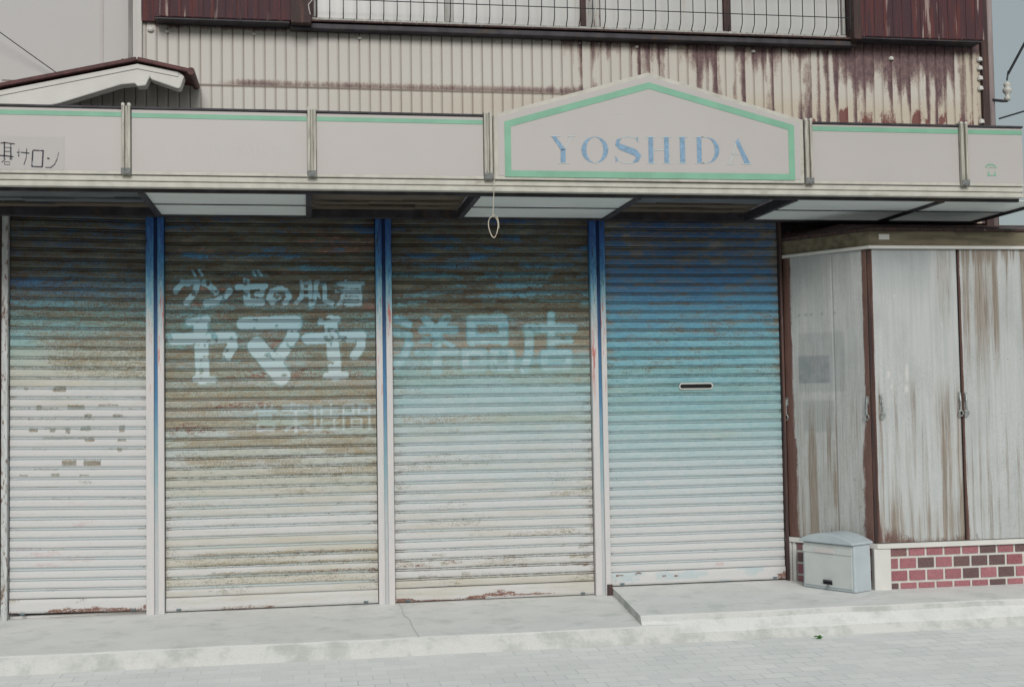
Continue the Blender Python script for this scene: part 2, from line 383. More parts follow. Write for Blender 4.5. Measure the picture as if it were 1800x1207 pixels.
def brick_mat():
    k = NT('glazed_brick', 0.5, 0.3)
    g = k.n('ShaderNodeNewGeometry')
    n = k.noise(150, detail=4, rough=.7)
    c = k.ramp(g.outputs['Random Per Island'], [(0.0, (.12, .075, .08)), (.28, (.145, .09, .088)), (.33, (.29, .12, .135)), (.7, (.35, .145, .165)), (1.0, (.27, .10, .115))])
    c = k.mix(1.0, c, k.ramp(n, [(.3, (.6, .6, .6)), (.7, (1.3, 1.3, 1.3))]), 'MULTIPLY')
    k.bump(n, .3, .001)
    return k.col(c)
BRICK = brick_mat()
MORTAR = simple('pale_mortar', (0.55, 0.55, 0.52), 0.85, 0.08, 20, dirt=(.40, .39, .35), dirt_lo=.55, dirt_hi=.8, dscale=9)
FASCIA = simple('bay_fascia_wood', (0.16, 0.14, 0.095), 0.8, 0.25, 10, st=(.6, 3, 3), dirt=(0.075, 0.055, 0.04), dscale=7)

def paving_mat():
    k = NT('pale_paving', 0.8, 0.25)
    b = k.n('ShaderNodeTexBrick'); k.set(b.inputs['Vector'], k.coord((1, 1, 1)))
    b.inputs['Scale'].default_value = 1; b.inputs['Brick Width'].default_value = .152; b.inputs['Row Height'].default_value = .102
    b.inputs['Mortar Size'].default_value = .0035; b.inputs['Mortar Smooth'].default_value = .3; b.offset = .5
    wear = k.noise(1.1, detail=3)
    joint = k.math('MULTIPLY', b.outputs['Fac'], k.step(wear, .40, .62, .25, 1.0))
    n = k.noise(2.5, detail=5); n2 = k.noise(150, detail=3)
    b.inputs['Color1'].default_value = (1.04, 1.04, 1.03, 1); b.inputs['Color2'].default_value = (.95, .955, .96, 1); b.inputs['Bias'].default_value = 0
    b.inputs['Mortar'].default_value = (1, 1, 1, 1)
    c = k.mix(k.step(n, .35, .7), (.74, .745, .74), (.80, .80, .795))
    c = k.mix(1.0, c, k.ramp(n2, [(.3, (.93,)*3), (.7, (1.06,)*3)]), 'MULTIPLY')
    c = k.mix(1.0, c, b.outputs['Color'], 'MULTIPLY')
    c = k.mix(k.math('MULTIPLY', joint, .65), c, (.42, .47, .475))
    k.bump(k.math('SUBTRACT', k.math('MULTIPLY', n2, .3), joint), .3, .003)
    return k.col(c)
PAVE = paving_mat()
ASPH = simple('asphalt', (0.07, 0.07, 0.072), 0.9, 0.2, 3, bump=0.4)
EARTH = simple('bare_ground', (0.16, 0.15, 0.13), 0.95, 0.2, 1)
GLASS = simple('frosted_pane', (0.53, 0.535, 0.53), 0.25, 0.04, 1.2, spec=0.4, bump=0, grain=0.02, dirt=(0.40, 0.37, 0.31), dirt_lo=.56, dirt_hi=.75, dscale=5, dst=(2.2, 1, .12))
FRAMEW = simple('window_frame_grey', (0.40, 0.40, 0.38), 0.5, 0.15, 8, st=(4, 4, .5), dirt=(0.17, 0.10, 0.09), dirt_lo=.56, dirt_hi=.68, dscale=12, dst=(5, 5, .6))

# ================================================================== SETTING
def struct(o): o['kind'] = 'structure'; return o
m = MB().box(-120, 120, -150, 120, -.9, -.30); struct(m.obj('ground', EARTH))
m = MB().box(-60, 60, -12, -3.6, -.296, -.20); struct(m.obj('road', ASPH))
m = MB().box(-60, 60, -3.6, -1.0, -.29, -.085); struct(m.obj('pavement', PAVE))
m = MB().box(-60, 60, -3.75, -3.603, -.196, -.075); struct(m.obj('kerb', CONC, bevel=.01))

# concrete aprons in front of the shutters: bevelled, slightly uneven front edge
def apron(name, x0, x1, z, front, foot, xl_front=None):
    xs = np.linspace(0, 1, 60); P = []
    rows = [(0.25, 0), (0.06, 0), (-.3, 0), (-.7, 0), (front+.02, 0), (front+.004, -.006), (front-.012, -.03), (front-foot*.6, -.5), (front-foot, -1)]
    rows = rows
    for ry, k in rows:
        for t in xs:
            xl = x0 + ((xl_front-x0)*min(1, max(0, -ry/1.15)) if xl_front is not None else 0)
            x = xl+(x1-xl)*t
            zz = z+k*(z+.12) if k < -.1 else z+k
            nz = (vn(np.array([x*9]), np.array([ry*9.]), 5)[0]-.5)
            y = ry+(nz*.02 if ry < -1.0 else 0)
            P.append((x, y, zz+(nz*.006 if k < 0 else nz*.0025)))
    n = 60; me = MB(); me.v = P
    me.f = [(r*n+i, r*n+i+1, (r+1)*n+i+1, (r+1)*n+i) for r in range(len(rows)-1) for i in range(n-1)]
    # left end face down to the slab below
    L = [P[r*n] for r in range(len(rows))]
    me.add(L+[(p[0]-.004, p[1], -.2) for p in L], [(i, i+1, i+1+len(L), i+len(L)) for i in range(len(L)-1)])
    o = me.obj(name, STAINED, smooth=False); return struct(o)
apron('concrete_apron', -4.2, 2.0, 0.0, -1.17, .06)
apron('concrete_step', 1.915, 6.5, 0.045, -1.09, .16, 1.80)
m = MB(); pts = [(.552, -.02), (.555, -.25), (.545, -.45), (.57, -.62), (.565, -.85), (.575, -1.16)]
m.add([(x-.002, y, .0035) for x, y in pts]+[(x+.002, y, .0035) for x, y in pts], [(i, i+1, i+7, i+6) for i in range(5)])
struct(m.obj('concrete_crack', simple('crack', (.50, .51, .50), .9, .1, 20)))

# ================================================================== SHOP BUILDING
shop = thing('shop_building', (1.4, 0, 0), 'two storey shop front with blue roller shutters and rust streaked corrugated wall above', 'building')
# wall core behind everything
MB().box(-1.80, 4.62, .10, 5.0, -.2, 2.9).box(-.97, 4.62, .0999, 5.0, 2.9005, 6.2).obj('wall_core', DARK, shop)
MB().box(-1.78, 3.12, -.01, .098, 2.42, 2.60).obj('header_beam', DARK, shop)
MB().box(-1.80, 3.09, .03, .098, -.1, .012).obj('threshold', CONC, shop)

# --- corrugated upper wall
def upper_wall():
    pitch = .0652; x0, x1 = -1.80, 4.63
    prof = [(0, 0), (.050, 0), (.0535, .009), (.0600, .009), (.0640, 0)]
    xs, ys, gr, kk = [], [], [], []
    nk = int((x1-x0)/pitch)
    for q in range(nk):
        for a, b in [(0, 0), (.012, 0), (.025, 0), (.040, 0), (.0552, 0), (.0572, .008), (.0612, .008), (.0632, 0)]:
            xs.append(x0+q*pitch+a); ys.append(b); gr.append(1.0 if b > .005 else (.12 if a in (.0552, .0632) else 0)); kk.append(q)
    xs = np.array(xs); ys = np.array(ys); gr = np.array(gr); kk = np.array(kk)
    zs = np.concatenate([np.linspace(2.40, 3.218, 90), np.linspace(3.222, 4.4, 130)])
    X, Z = np.meshgrid(xs, zs); Y = np.tile(ys, (len(zs), 1)); K = np.tile(kk, (len(zs), 1)); G = np.tile(gr, (len(zs), 1))
    Y = Y+np.where((Z < 3.22) & (X < 1.75), 0.004, 0.0)
    Y = Y+(fbm(X*1.2, Z*1.2, 3)-.5)*.008
    rng = np.random.RandomState(4)
    r1 = rng.rand(nk+1); r2 = rng.rand(nk+1); r3 = rng.rand(nk+1); r4 = rng.rand(nk+1)
    A1, A2, A3, A4 = r1[K], r2[K], r3[K], r4[K]
    side = ss(X, 1.35, 2.0)                      # the right half is the rusty one
    far = ss(X, 3.46, 3.62)
    rust = np.zeros_like(X)
    # rust running down from the shutter boxes and the sill
    Ldrop = .10+.26*A1
    dX = .10*(fbm(X*22, Z*3.0, 77)-.5)
    rust += far*(.86-.30*fbm(X*12, Z*7, 78))*(1-ss((3.60-Z)+dX, Ldrop-.20, Ldrop+.14))*(1-ss(X, 4.36, 4.42)*.75)
    rust += side*(1-far)*.46*(1-ss(3.60-Z+dX, .0+.05*A2, .08+.30*A2*A2))
    rust += side*(A3 > .60)*.50*ss(np.abs((X-x0) % pitch-.055), .03, .0)*(1-ss(3.6-Z, .2, .75))
    rust += side*.60*(A4 > .55)*(.6+.7*fbm(X*14, Z*5, 79))*ss(Z, 3.4-.3*A2, 3.0-.2*A2)*ss(np.abs((X-x0) % pitch-.05), .035, .005)
    rust += .52*ss(Z, 3.55, 3.60)*(X > -.9)*(.6+.6*A1)
    rust += .33*ss(Z, 3.50, 3.60)*(1-side)*A2
    rust += side*(.40*ss(fbm(X*26, Z*1.0, 91), .42, .68)+.20*A3*ss(fbm(X*9, Z*2.2, 92), .4, .7))
    # lap joint rust
    lap = ss(X, -.75, -.3)*(1-ss(X, 1.7, 1.95))*ss(Z, 3.221, 3.223)*(1-ss(Z, 3.235, 3.30))
    rust += lap*(.36+.40*fbm(X*2.2, Z*0, 9))
    # dark rust along the top of the gable sign
    gz = 3.10-np.abs(X-1.93)*.285
    rust += ss(X, 1.6, 1.8)*(1-ss(X, 2.75, 2.9))*.62*(1-ss(Z-gz, .03, .16+.15*A1))*(fbm(X*3, Z*2, 12)+.25)
    red = far*.57*(A2 > .35)*ss(Z, 3.34, 3.08)*ss(fbm(X*30, Z*8, 21), .30, .62)
    red += side*(A1 > .62)*.55*(1-ss(np.abs(Z-3.02-.25*(A4-.5)), .0, .13))*1.15*ss(fbm(X*30, Z*10, 80), .28, .6)
    red += (np.abs(X-1.83) < .08)*.75*(1-ss(Z, 3.16, 3.30))
    cream = np.clip(.20+.55*ss(X, -.2, 1.2)*(1-ss(Z, 3.15, 3.30))+.28*side+.25*fbm(X*1.5, Z*1.5, 31)-.2, 0, 1)
    cream = np.where(X > 4.42, .9, cream)
    gg = G*(.45+.55*fbm(X*.0+K*.37, Z*2.5, 41))
    gg = np.maximum(gg, .8*((np.abs(Z-3.2205) < .006))*(X < 1.75))
    a = np.stack([rust, red, gg, cream], -1).reshape(-1, 4)
    P = np.stack([X, Y, Z], -1).reshape(-1, 3)
    P = P.reshape(len(zs), len(xs), 3); a = a.reshape(len(zs), len(xs), 4)
    c = int(np.searchsorted(xs, -.985)); h = int(np.searchsorted(zs, 3.225))      # left of the drainpipe the sheet is only a low strip
    grid_mesh('corrugated_wall', P[:, c:].reshape(-1, 3), len(xs)-c, len(zs), {'wear': a[:, c:].reshape(-1, 4)}, WALL, shop)
    grid_mesh('low_corrugated_strip', P[:h, :c+1].reshape(-1, 3), c+1, h, {'wear': a[:h, :c+1].reshape(-1, 4)}, WALL, shop)
upper_wall()
rng = random.Random(3)
blobs = []                                           # pale sealant blobs under the sill, head nails
for q in range(44):
    x = -.84+q*.0652*1.0
    if rng.random() < .75:
        m = MB(); blobs.append(m); m.lathe([(.001, -.004), (.005, -.002), (.006, .002), (.003, .006)], (x, -.006, 3.555-rng.random()*.006+.002*x), 8)
for x, z, r_ in [(-.93, 3.555, .03), (-.83, 3.548, .022), (-.31, 3.55, .022), (.345, 3.545, .025), (1.22, 3.55, .02), (2.15, 3.545, .02), (2.95, 3.54, .022), (3.93, 3.52, .028), (2.35, 3.53, .012)]:
    m = MB(); blobs.append(m); m.lathe([(.002, -r_*.5), (r_*.6, -r_*.42), (r_*.72, -.1*r_), (r_*.5, r_*.35), (.002, r_*.6)], (x, -.000, z), 12)
for z in (3.53, 3.47, 3.40, 3.33, 3.10): m = MB(); blobs.append(m); m.lathe([(.002, -.018), (.02, -.012), (.018, .01), (.002, .02)], (4.575, -.008, z), 8)
for m in blobs: m.obj('sealant_blob', WHITE, shop)
# corner trim at the right edge
m = MB().box(4.585, 4.635, -.022, .10, 2.3, 6.0); m.obj('corner_flashing', RUSTFR, shop, .004)
MB().tube([(4.668, .03, 2.30), (4.668, .03, 6.0)], .030, 16).obj('corner_pipe', simple('pinkish_pipe', (.36, .30, .30), .6, .15, 9, st=(5, 5, .6), dirt=(.25, .19, .18), dscale=8), shop, smooth=True)

# --- storm shutter boxes (rusty, ribbed)
def shutter_box(x0, x1, z0, label, seed):
    rr = random.Random(seed); m = MB(); y0 = -.13
    m.box(x0, x1, y0+.0042, -.004, z0, 5.2)
    x = x0+.03
    while x < x1-.04:                                 # pressed ribs on the front
        wv = .066; m.box(x, x+wv-.005, y0, y0+.004, z0+.004, 5.2); x += wv
    o = m.obj('shutter_box', RUSTBOX, shop, .003)
    o['label'] = label
    MB().box(x0+.002, x1-.002, y0+.006, -.003, z0-.012, z0-.002).obj('box_shade', DARK, o, .002)  # dark strip standing in for the shadow under the box
    return o
shutter_box(-.895, -.085, 3.60, 'dark rusty ribbed storm shutter box left of the window', 1)
shutter_box(3.66, 4.53, 3.625, 'dark rusty ribbed storm shutter box right of the window', 2)
m = MB().box(-.08, .045, -.145, -.004, 3.585, 5.2); m.obj('box_end_post', RUSTFR, shop, .006)
m = MB().box(3.60, 3.655, -.15, -.004, 3.60, 5.2); m.obj('box_end_post', RUSTFR, shop, .006)
m = MB().box(-.985, -.90, -.03, -.006, 3.60, 5.2); m.obj('side_flashing', RUSTBOX, shop, .003)

# --- window with guard
win = MB().box(.05, 3.60, -.03, .02, 3.625, 3.66)
for x in (.06, 3.575): win.box(x, x+.02, -.03, .02, 3.662, 5.0)
win = win.obj('window', FRAMEW, shop, .003)
for x0, x1 in ((.085, .885), (.945, 1.80), (1.91, 2.74), (2.80, 3.57)):
    MB().box(x0, x1, -.005, .005, 3.665, 5.0).obj('pane', GLASS, win)
for x0, x1, mt in ((.888, .942, FRAMEW), (1.81, 1.90, FRAMEW), (2.745, 2.795, RUSTFR)):  # last, rusty bar stands in for a dark reflection on the glass
    MB().box(x0, x1, -.022, .015, 3.662, 5.0).obj('mullion', mt, win, .003)
m = MB().box(1.775, 1.808, -.03, .0, 3.662, 5.0); m.obj('mullion', RUSTFR, win, .003)
MB().box(.04, 3.605, -.10, -.004, 3.612, 3.624).obj('window_sill', RUSTFR, shop, .002)
m = MB().box(-.085, 3.64, -.085, -.003, 3.570, 3.606); m.obj('sill_gutter', DARK, shop, .006)
g = MB(); x = .075
while x < 3.585:                                     # guard wires, kinked back to the rail at the foot
    g.tube([(x, -.135, 5.0), (x, -.135, 3.70), (x, -.128, 3.672), (x, -.09, 3.636)], .0032, 6); x += .0835
for z in (3.745, 3.98, 4.2): g.tube([(.03, -.131, z), (3.63, -.131, z)], .003, 6)
guard = g.obj('window_guard', CABLE, shop)
rr = random.Random(9)                      # old twisted tie wire at the guard's ends
for x in (.04, 1.850):
    g = MB(); g.tube([(x+rr.uniform(-.012, .012), -.14-rr.uniform(0, .01), 3.64+.03*i) for i in range(9)], .0035, 6); g.obj('tie_wire', PORC, guard)

# --- roller shutters -------------------------------------------------
SL = .0598
PROF = [(.0000, -.002), (.0018, -.0085), (.012, -.0098), (.023, -.0101), (.034, -.0098), (.0435, -.0085), (.0450, -.003),
        (.0472, -.003), (.0482, -.007), (.0515, -.0085), (.0550, -.007), (.0560, -.003), (.0585, -.003)]
GRO = [.45, 0, 0, 0, 0, 0, 1, 1, .25, .05, .25, 1, 1]
def roller(x0, x1, zb, fn, label, nslat, seed, bar=.085, dz=0.0):
    nx = int((x1-x0)/.0042)+1
    xs = np.linspace(x0, x1, nx)
    zz, yy, gg, kk, tt = [], [], [], [], []
    for q in range(nslat):
        for (a, b), c in zip(PROF, GRO):
            zz.append(zb+bar+q*SL+a); yy.append(b); gg.append(c); kk.append(q); tt.append(a/SL)
    zz, yy, gg, kk, tt = map(np.array, (zz, yy, gg, kk, tt))
    X, Z = np.meshgrid(xs, zz)
    ex = lambda v: np.tile(v[:, None], (1, nx))
    Y, G, K, T = ex(yy), ex(gg), ex(kk), ex(tt)
    Y = Y+(fbm(X*2.0, Z*2.0, seed)-.5)*.010+(fbm(X*5, K*.77, seed+5)-.5)*.003
    Zw = Z+dz*(x1-X)+(fbm(X*1.3, K*.6, seed+3)-.5)*.007
    a1, a2 = fn(X, Z, K, T, G, x0, x1)
    P = np.stack([X, Y, Zw], -1).reshape(-1, 3)
    o = grid_mesh('roller_shutter', P, nx, len(zz), {'wear': a1.reshape(-1, 4), 'wear_light': a2.reshape(-1, 4), 'wear3': stain_attr(X, Z, K, seed)}, SHUT, shop)
    o['label'] = label
    # bottom bar
    zs = np.array([zb, zb+.001, zb+.004, zb+.02, zb+.035, zb+.05, zb+.065, zb+.078, zb+.0825, zb+.083])
    ys = np.array([.02, -.010, -.016, -.017, -.017, -.017, -.017, -.016, -.012, .01])
    X, Z = np.meshgrid(xs, zs); Y = np.tile(ys[:, None], (1, nx))+(fbm(X*3, Z*0, seed+8)-.5)*.004
    K = np.full_like(X, -1); T = (Z-zb)/bar; G = np.zeros_like(X); G[-1] = 1
    a1, a2 = fn(X, Z, K, T, G, x0, x1)
    b = grid_mesh('bottom_bar', np.stack([X, Y, Z+dz*(x1-X)], -1).reshape(-1, 3), nx, len(zs), {'wear': a1.reshape(-1, 4), 'wear_light': a2.reshape(-1, 4), 'wear3': stain_attr(X, Z, K, seed)}, SHUT, o)
    for x in (x0+.075, x1-.075): MB().box(x-.014, x+.014, -.024, -.0175, zb+.006, zb+.018).obj('lock_pin', LOCKB, b, .003)
    return o
STAIN = {}
def base_attr(X): return np.zeros(X.shape+(4,)), np.zeros(X.shape+(4,))
def stain_attr(X, Z, K, seed):
    p = {11: ([0, .3, .9, 1.2, 1.5, 1.9], [.22, .15, .12, .35, .75, .5]), 12: ([0, .1, .5, .9, 1.3, 1.9], [.28, .55, .55, .72, .85, .6]), 13: ([0, .1, .4, .8, 1.4, 1.9], [.30, .52, .34, .36, .5, .6]), 14: ([0, .3, .9, 1.3, 1.6, 2.0], [.12, .1, .25, .40, .35, .3])}[seed]
    v = np.interp(Z, *p)*(.55+.75*slat_rand(K, seed+70))*(.5+1.0*fbm(X*1.7+K*6.1, Z*6, seed+60))
    a = np.zeros(X.shape+(4,)); a[..., 0] = v; return a.reshape(-1, 4)
def slat_rand(K, seed): return _h(K, K*0+3, seed)
def cs(X, x0, x1, edge=.05):          # closeness to the side edges
    return np.maximum(1-ss(X-x0, 0, edge), 1-ss(x1-X, 0, edge))

# letter drawings: pen strokes in drawing units, turned into metres on the shutter
def to_m(strokes, ax, az, ox, oz, k, fat=1.14):
    return [([(ox+(u-ax)*k, oz-(v-az)*k*.985) for u, v in pts], wd*k*fat) for pts, wd in strokes]
KA = .003452/4.5; 
ROW1 = [([(190,168),(165,190),(128,238)],34), ([(180,172),(300,172),(285,230),(250,285),(212,328)],36), ([(262,78),(282,112)],14), ([(312,74),(336,108)],16),
        ([(350,175),(385,185),(440,245)],40), ([(548,238),(500,290),(440,322),(365,335)],38),
        ([(612,208),(830,196)],36), ([(680,155),(684,325),(800,332)],40), ([(812,200),(798,268),(760,262)],30), ([(735,82),(750,108)],14), ([(775,78),(800,108)],16),
        ([(960,220),(930,290),(885,330),(858,300),(880,245),(935,222),(995,238),(1018,285),(985,335)],34),
        ([(1118,165),(1116,290),(1072,335)],26), ([(1118,168),(1186,168),(1188,345)],26), ([(1120,222),(1186,222)],15), ([(1120,275),(1186,275)],15),
        ([(1232,170),(1228,280),(1205,338)],28), ([(1232,170),(1300,170),(1302,318),(1360,338)],28), ([(1245,250),(1262,290)],16),
        ([(1400,180),(1608,176)],26), ([(1440,208),(1590,206)],16), ([(1395,242),(1606,238)],22), ([(1470,160),(1462,262),(1412,350)],20), ([(1440,272),(1592,270),(1588,352),(1440,352),(1440,272)],18), ([(1440,298),(1590,297)],12), ([(1440,324),(1590,323)],12)]
ROW2 = [([(112,628),(560,612)],78), ([(560,612),(568,690),(520,770)],70), ([(318,500),(325,640),(335,940)],94), ([(232,490),(370,470)],50), ([(280,950),(420,955)],42),
        ([(655,505),(1070,495)],92), ([(1070,500),(1040,620),(930,790)],84), ([(760,690),(850,800),(950,930)],126),
        ([(1160,630),(1590,612)],76), ([(1590,612),(1590,700),(1535,775)],62), ([(1345,490),(1360,640),(1380,920)],90), ([(1270,492),(1400,472)],46), ([(1310,935),(1460,930)],48)]
# third row, in its own units (x6.923 drawing)
KB = .003452/6.923
ROW3 = [([(180,185),(210,215)],26), ([(280,180),(280,215)],26), ([(370,180),(345,215)],26), ([(150,232),(420,232)],30), ([(215,300),(350,300),(350,345),(215,345),(215,300)],26), ([(195,400),(385,400),(385,470),(195,470),(195,400)],28),
        ([(500,190),(800,190)],34), ([(600,170),(600,240)],28), ([(690,170),(690,240)],28), ([(500,240),(800,240)],26), ([(530,310),(780,310)],30), ([(500,390),(810,390)],34), ([(655,250),(655,500)],38), ([(640,410),(530,480)],28), ([(670,410),(790,480)],28),
        ([(890,190),(890,470),(970,470),(970,190),(890,190)],28), ([(890,325),(970,325)],24), ([(1000,220),(1170,220)],30), ([(1085,170),(1085,330)],28), ([(1000,320),(1170,320)],28), ([(1000,400),(1170,400)],28), ([(1125,330),(1125,480),(1080,480)],28),
        ([(1240,490),(1240,185),(1360,185),(1360,300),(1240,300)],28), ([(1560,490),(1560,185),(1430,185),(1430,300),(1560,300)],28), ([(1340,350),(1460,350),(1460,460),(1340,460),(1340,350)],26), ([(1340,405),(1460,405)],20)]
KC = .003452/4.737
YOHIN_TALL = 1.10      # the third shutter's characters are drawn tall
YOHIN = [([(85,110),(190,150)],50), ([(75,210),(190,240)],50), ([(190,300),(150,400),(85,480)],56), ([(330,110),(390,165)],52), ([(520,105),(470,160)],54), ([(300,195),(590,190)],46), ([(310,275),(470,270)],40), ([(480,270),(570,330)],30), ([(270,375),(600,370)],46), ([(430,190),(430,520)],64),
         ([(735,115),(1015,115)],62), ([(735,115),(735,290)],64), ([(1015,115),(1015,290)],64), ([(735,270),(1015,270)],72), ([(680,375),(835,375),(835,500),(680,500),(680,375)],56), ([(925,375),(1080,375),(1080,500),(925,500),(925,375)],56),
         ([(1440,80),(1440,170)],50), ([(1225,195),(1640,190)],58), ([(1245,200),(1240,380),(1195,520)],64), ([(1440,210),(1440,380)],56), ([(1440,290),(1610,285)],52), ([(1370,395),(1590,390),(1590,500),(1380,505),(1370,395)],54)]
YOHIN = [([(u, 90+(v-90)*YOHIN_TALL) for u, v in p], wd) for p, wd in YOHIN]
BX = lambda x, z, w, h, X, Z: (1-ss(np.abs(X-x), w/2-.006, w/2+.006))*(1-ss(np.abs(Z-z), h/2-.006, h/2+.006))

def shut1(X, Z, K, T, G, x0, x1):
    a, b = base_attr(X); u = (X-x0)/(x1-x0); r = slat_rand(K, 5); r2 = slat_rand(K, 15)
    lo = 1.36+.30*(1-ss(u, .0, .42))+.12*(r-.5)
    env = ss(Z, lo-.10, lo+.16)
    st = fbm(X*3.0+K*7.7, Z*9, 101)
    wear = env*(.56+.26*(st-.5)*2+.10*(r-.5))+.12*ss(Z, 1.85, 2.1)
    wear = np.maximum(wear, .46*ss(fbm(X*3+K*3.3, Z*5, 88), .60, .72)*ss(Z, 1.0, 1.5))
    wear = np.maximum(wear, .42*ss(T, .55, .75)*(fbm(X*6+K, Z*0, 77) > .55)*(r2 > .5))
    spots = np.zeros_like(X)
    for x, z, w, h in [(.36,1.345,.09,.035),(.115,1.345,.03,.018),(.14,1.232,.02,.018),(.21,1.236,.04,.03),(.48,1.238,.12,.03),(.72,1.25,.14,.014),(.57,1.185,.05,.03),(.79,1.19,.07,.02),
                       (.17,1.10,.06,.03),(.31,1.10,.04,.03),(.42,1.10,.035,.04),(.55,1.11,.07,.03),(.82,1.11,.04,.04),(.58,1.045,.07,.032),(.82,1.04,.06,.022),(.40,1.055,.30,.012),
                       (.43,.905,.10,.04),(.60,.905,.12,.038),(.80,.985,.04,.025),(.10,.835,.06,.014),(.33,.835,.06,.018),(.54,.83,.07,.014),(.55,.79,.10,.012),(.35,.79,.08,.008)]:
        bx = BX(x0+x*(x1-x0), z, w*.85, h*.95, X, Z); spots = np.maximum(spots, bx)
        wear = np.maximum(wear, 1.0*bx*(.55+.6*fbm(X*40, Z*40, 3)))
    rust = .62*cs(X, x0, x1, .03)*ss(Z, 1.35, 1.75)*fbm(X*3, Z*6, 8)+.5*ss(G, .5, 1)*(fbm(X*5+K, Z, 61) > .58)*ss(Z, 1.1, 1.7)
    yl = .80*ss(1-np.abs(T-.12)*6, 0, 1)*(r > .72)*(Z < .5)*ss(.55-u, 0, .4)*fbm(X*5, Z*30, 14)
    rust = np.maximum(rust, yl)
    if K.min() < 0:
        ht = .018+.035*fbm(X*7, X*0, 66)*(ss(u, .20, .35)+.9*(1-ss(u, .0, .10)))+.03*ss(u, .93, 1.0)
        rust = np.maximum(rust, .62*(1-ss(Z-Z.min(), ht*.6, ht))*(ss(u, .19, .3)+(1-ss(u, .02, .14))))
    b[..., 0] = .36*ss(fbm(X*8+K*5.1, Z*30, 55), .48, .62)*ss(Z, .98, .80)*(.55+.7*r)*(1-ss(u, .45, .9)*.7)+.12*ss(Z, .62, .5)*(r > .6)*ss(.5-np.abs(u-.45), 0, .3)
    b[..., 1] = np.clip(1.06-ss(Z, 1.15, 2.2)*.95+(fbm(X*2, K*.8, 45)-.5)*.22, 0, 1)*np.where(G > .5, .9, 1)  # painted light by height, dark at the top
    b[..., 2] = .12+.62*ss(Z, 1.0, 1.8)+.30*cs(X, x0, x1, .05)
    b[..., 3] = ss(Z, 2.05, 1.35)*.95*(1-.42*spots)
    a[..., 0] = 0; a[..., 1] = wear; a[..., 2] = rust; a[..., 3] = G
    return a, b

LIGHT23 = lambda Z: np.interp(Z, [.3, .9, 1.3, 1.6, 1.9, 2.1, 2.25, 2.4], [1.06, .88, .68, .53, .40, .27, .14, .03])  # painted light down the second and third shutters
def shut2(X, Z, K, T, G, x0, x1):
    a, b = base_attr(X); u = (X-x0)/(x1-x0); r = slat_rand(K, 6); r2 = slat_rand(K, 26)
    mk = seg_mask(X, Z, to_m(ROW1, 52, 55, x0+.003, 2.081, KA, 1.32))
    mk = np.maximum(mk, seg_mask(X, Z, to_m(ROW2, 52, 55, x0+.003, 2.081, KA), .011))
    mk = mk*(.25+.75*ss(fbm(X*22, Z*26, 251), .24, .44))*np.where(G > .6, .75, 1)
    row3 = seg_mask(X, Z, to_m(ROW3, 0, 160, x0+.452, 1.243, KB), .006)
    st = fbm(X*2.6+K*9.1, Z*7, 201)
    wear = ss(Z, 1.00, 1.25)*(.60+.30*(st-.5)*2)+.05*ss(Z, 1.5, 1.9)
    wear += ss(Z, .55, 1.02)*(1-ss(Z, 1.0, 1.25))*(.30+.42*ss(st, .42, .62))
    low = (1-ss(Z, .55, 1.02))*(.08+.30*ss(fbm(X*2.0+K*4.7, Z*16, 211), .50, .66))
    wear += low
    for z, h, A in ((.335, .03, 1), (.275, .028, .9), (.215, .034, 1.0), (.165, .03, .6)):
        wear = np.maximum(wear, .66*A*(1-ss(np.abs(Z-z), h/2-.004, h/2+.004))*ss(fbm(X*2.4, Z*0+z*9, 71)+.25*u, .38, .56))
    wear = np.maximum(wear, .55*cs(X, x0, x1, .05)*fbm(X*8, Z*12, 5)*1.3)
    wear += .16*ss(Z, 1.75, 1.95)-ss(fbm(X*5+K*3, Z*24, 231), .58, .68)*.34*ss(Z, 1.9, 2.1)
    wear = wear*(1-.92*mk)*(1-.70*row3)
    if K.min() < 0: wear = wear*.35
    rust = .50*(fbm(X*2.2+K*2.3, Z*9, 241) > .60)*ss(Z, .9, 1.15)*(r > .45)*(1-mk)*(1-row3)+.22*ss(G, .5, 1)*(fbm(X*6+K, Z, 61) > .5)
    rust = np.maximum(rust, .47*(1-ss(np.abs(Z-.215), .008, .018))*ss(u, .35, .6))
    rust = np.maximum(rust, .44*(1-ss(np.abs(Z-.335), .008, .018))*ss(u, .4, .7))
    if K.min() < 0: rust = np.maximum(rust, .52*(1-ss(Z-Z.min(), .004+.014*fbm(X*6, X*0, 9), .012+.03*fbm(X*6, X*0, 9)))*(fbm(X*3, X*0, 19) > .42))
    a[..., 0] = np.clip(mk+row3*.50, 0, 1); a[..., 1] = wear; a[..., 2] = rust; a[..., 3] = G
    b[..., 1] = np.clip(LIGHT23(Z)+(fbm(X*2, K*.8, 46)-.5)*.15, 0, 1)
    b[..., 2] = .30+.55*ss(Z, .7, 1.2)+.25*cs(X, x0, x1, .08)+.25*(r2-.5)
    b[..., 3] = ss(Z, 2.0, 1.12)
    return a, b

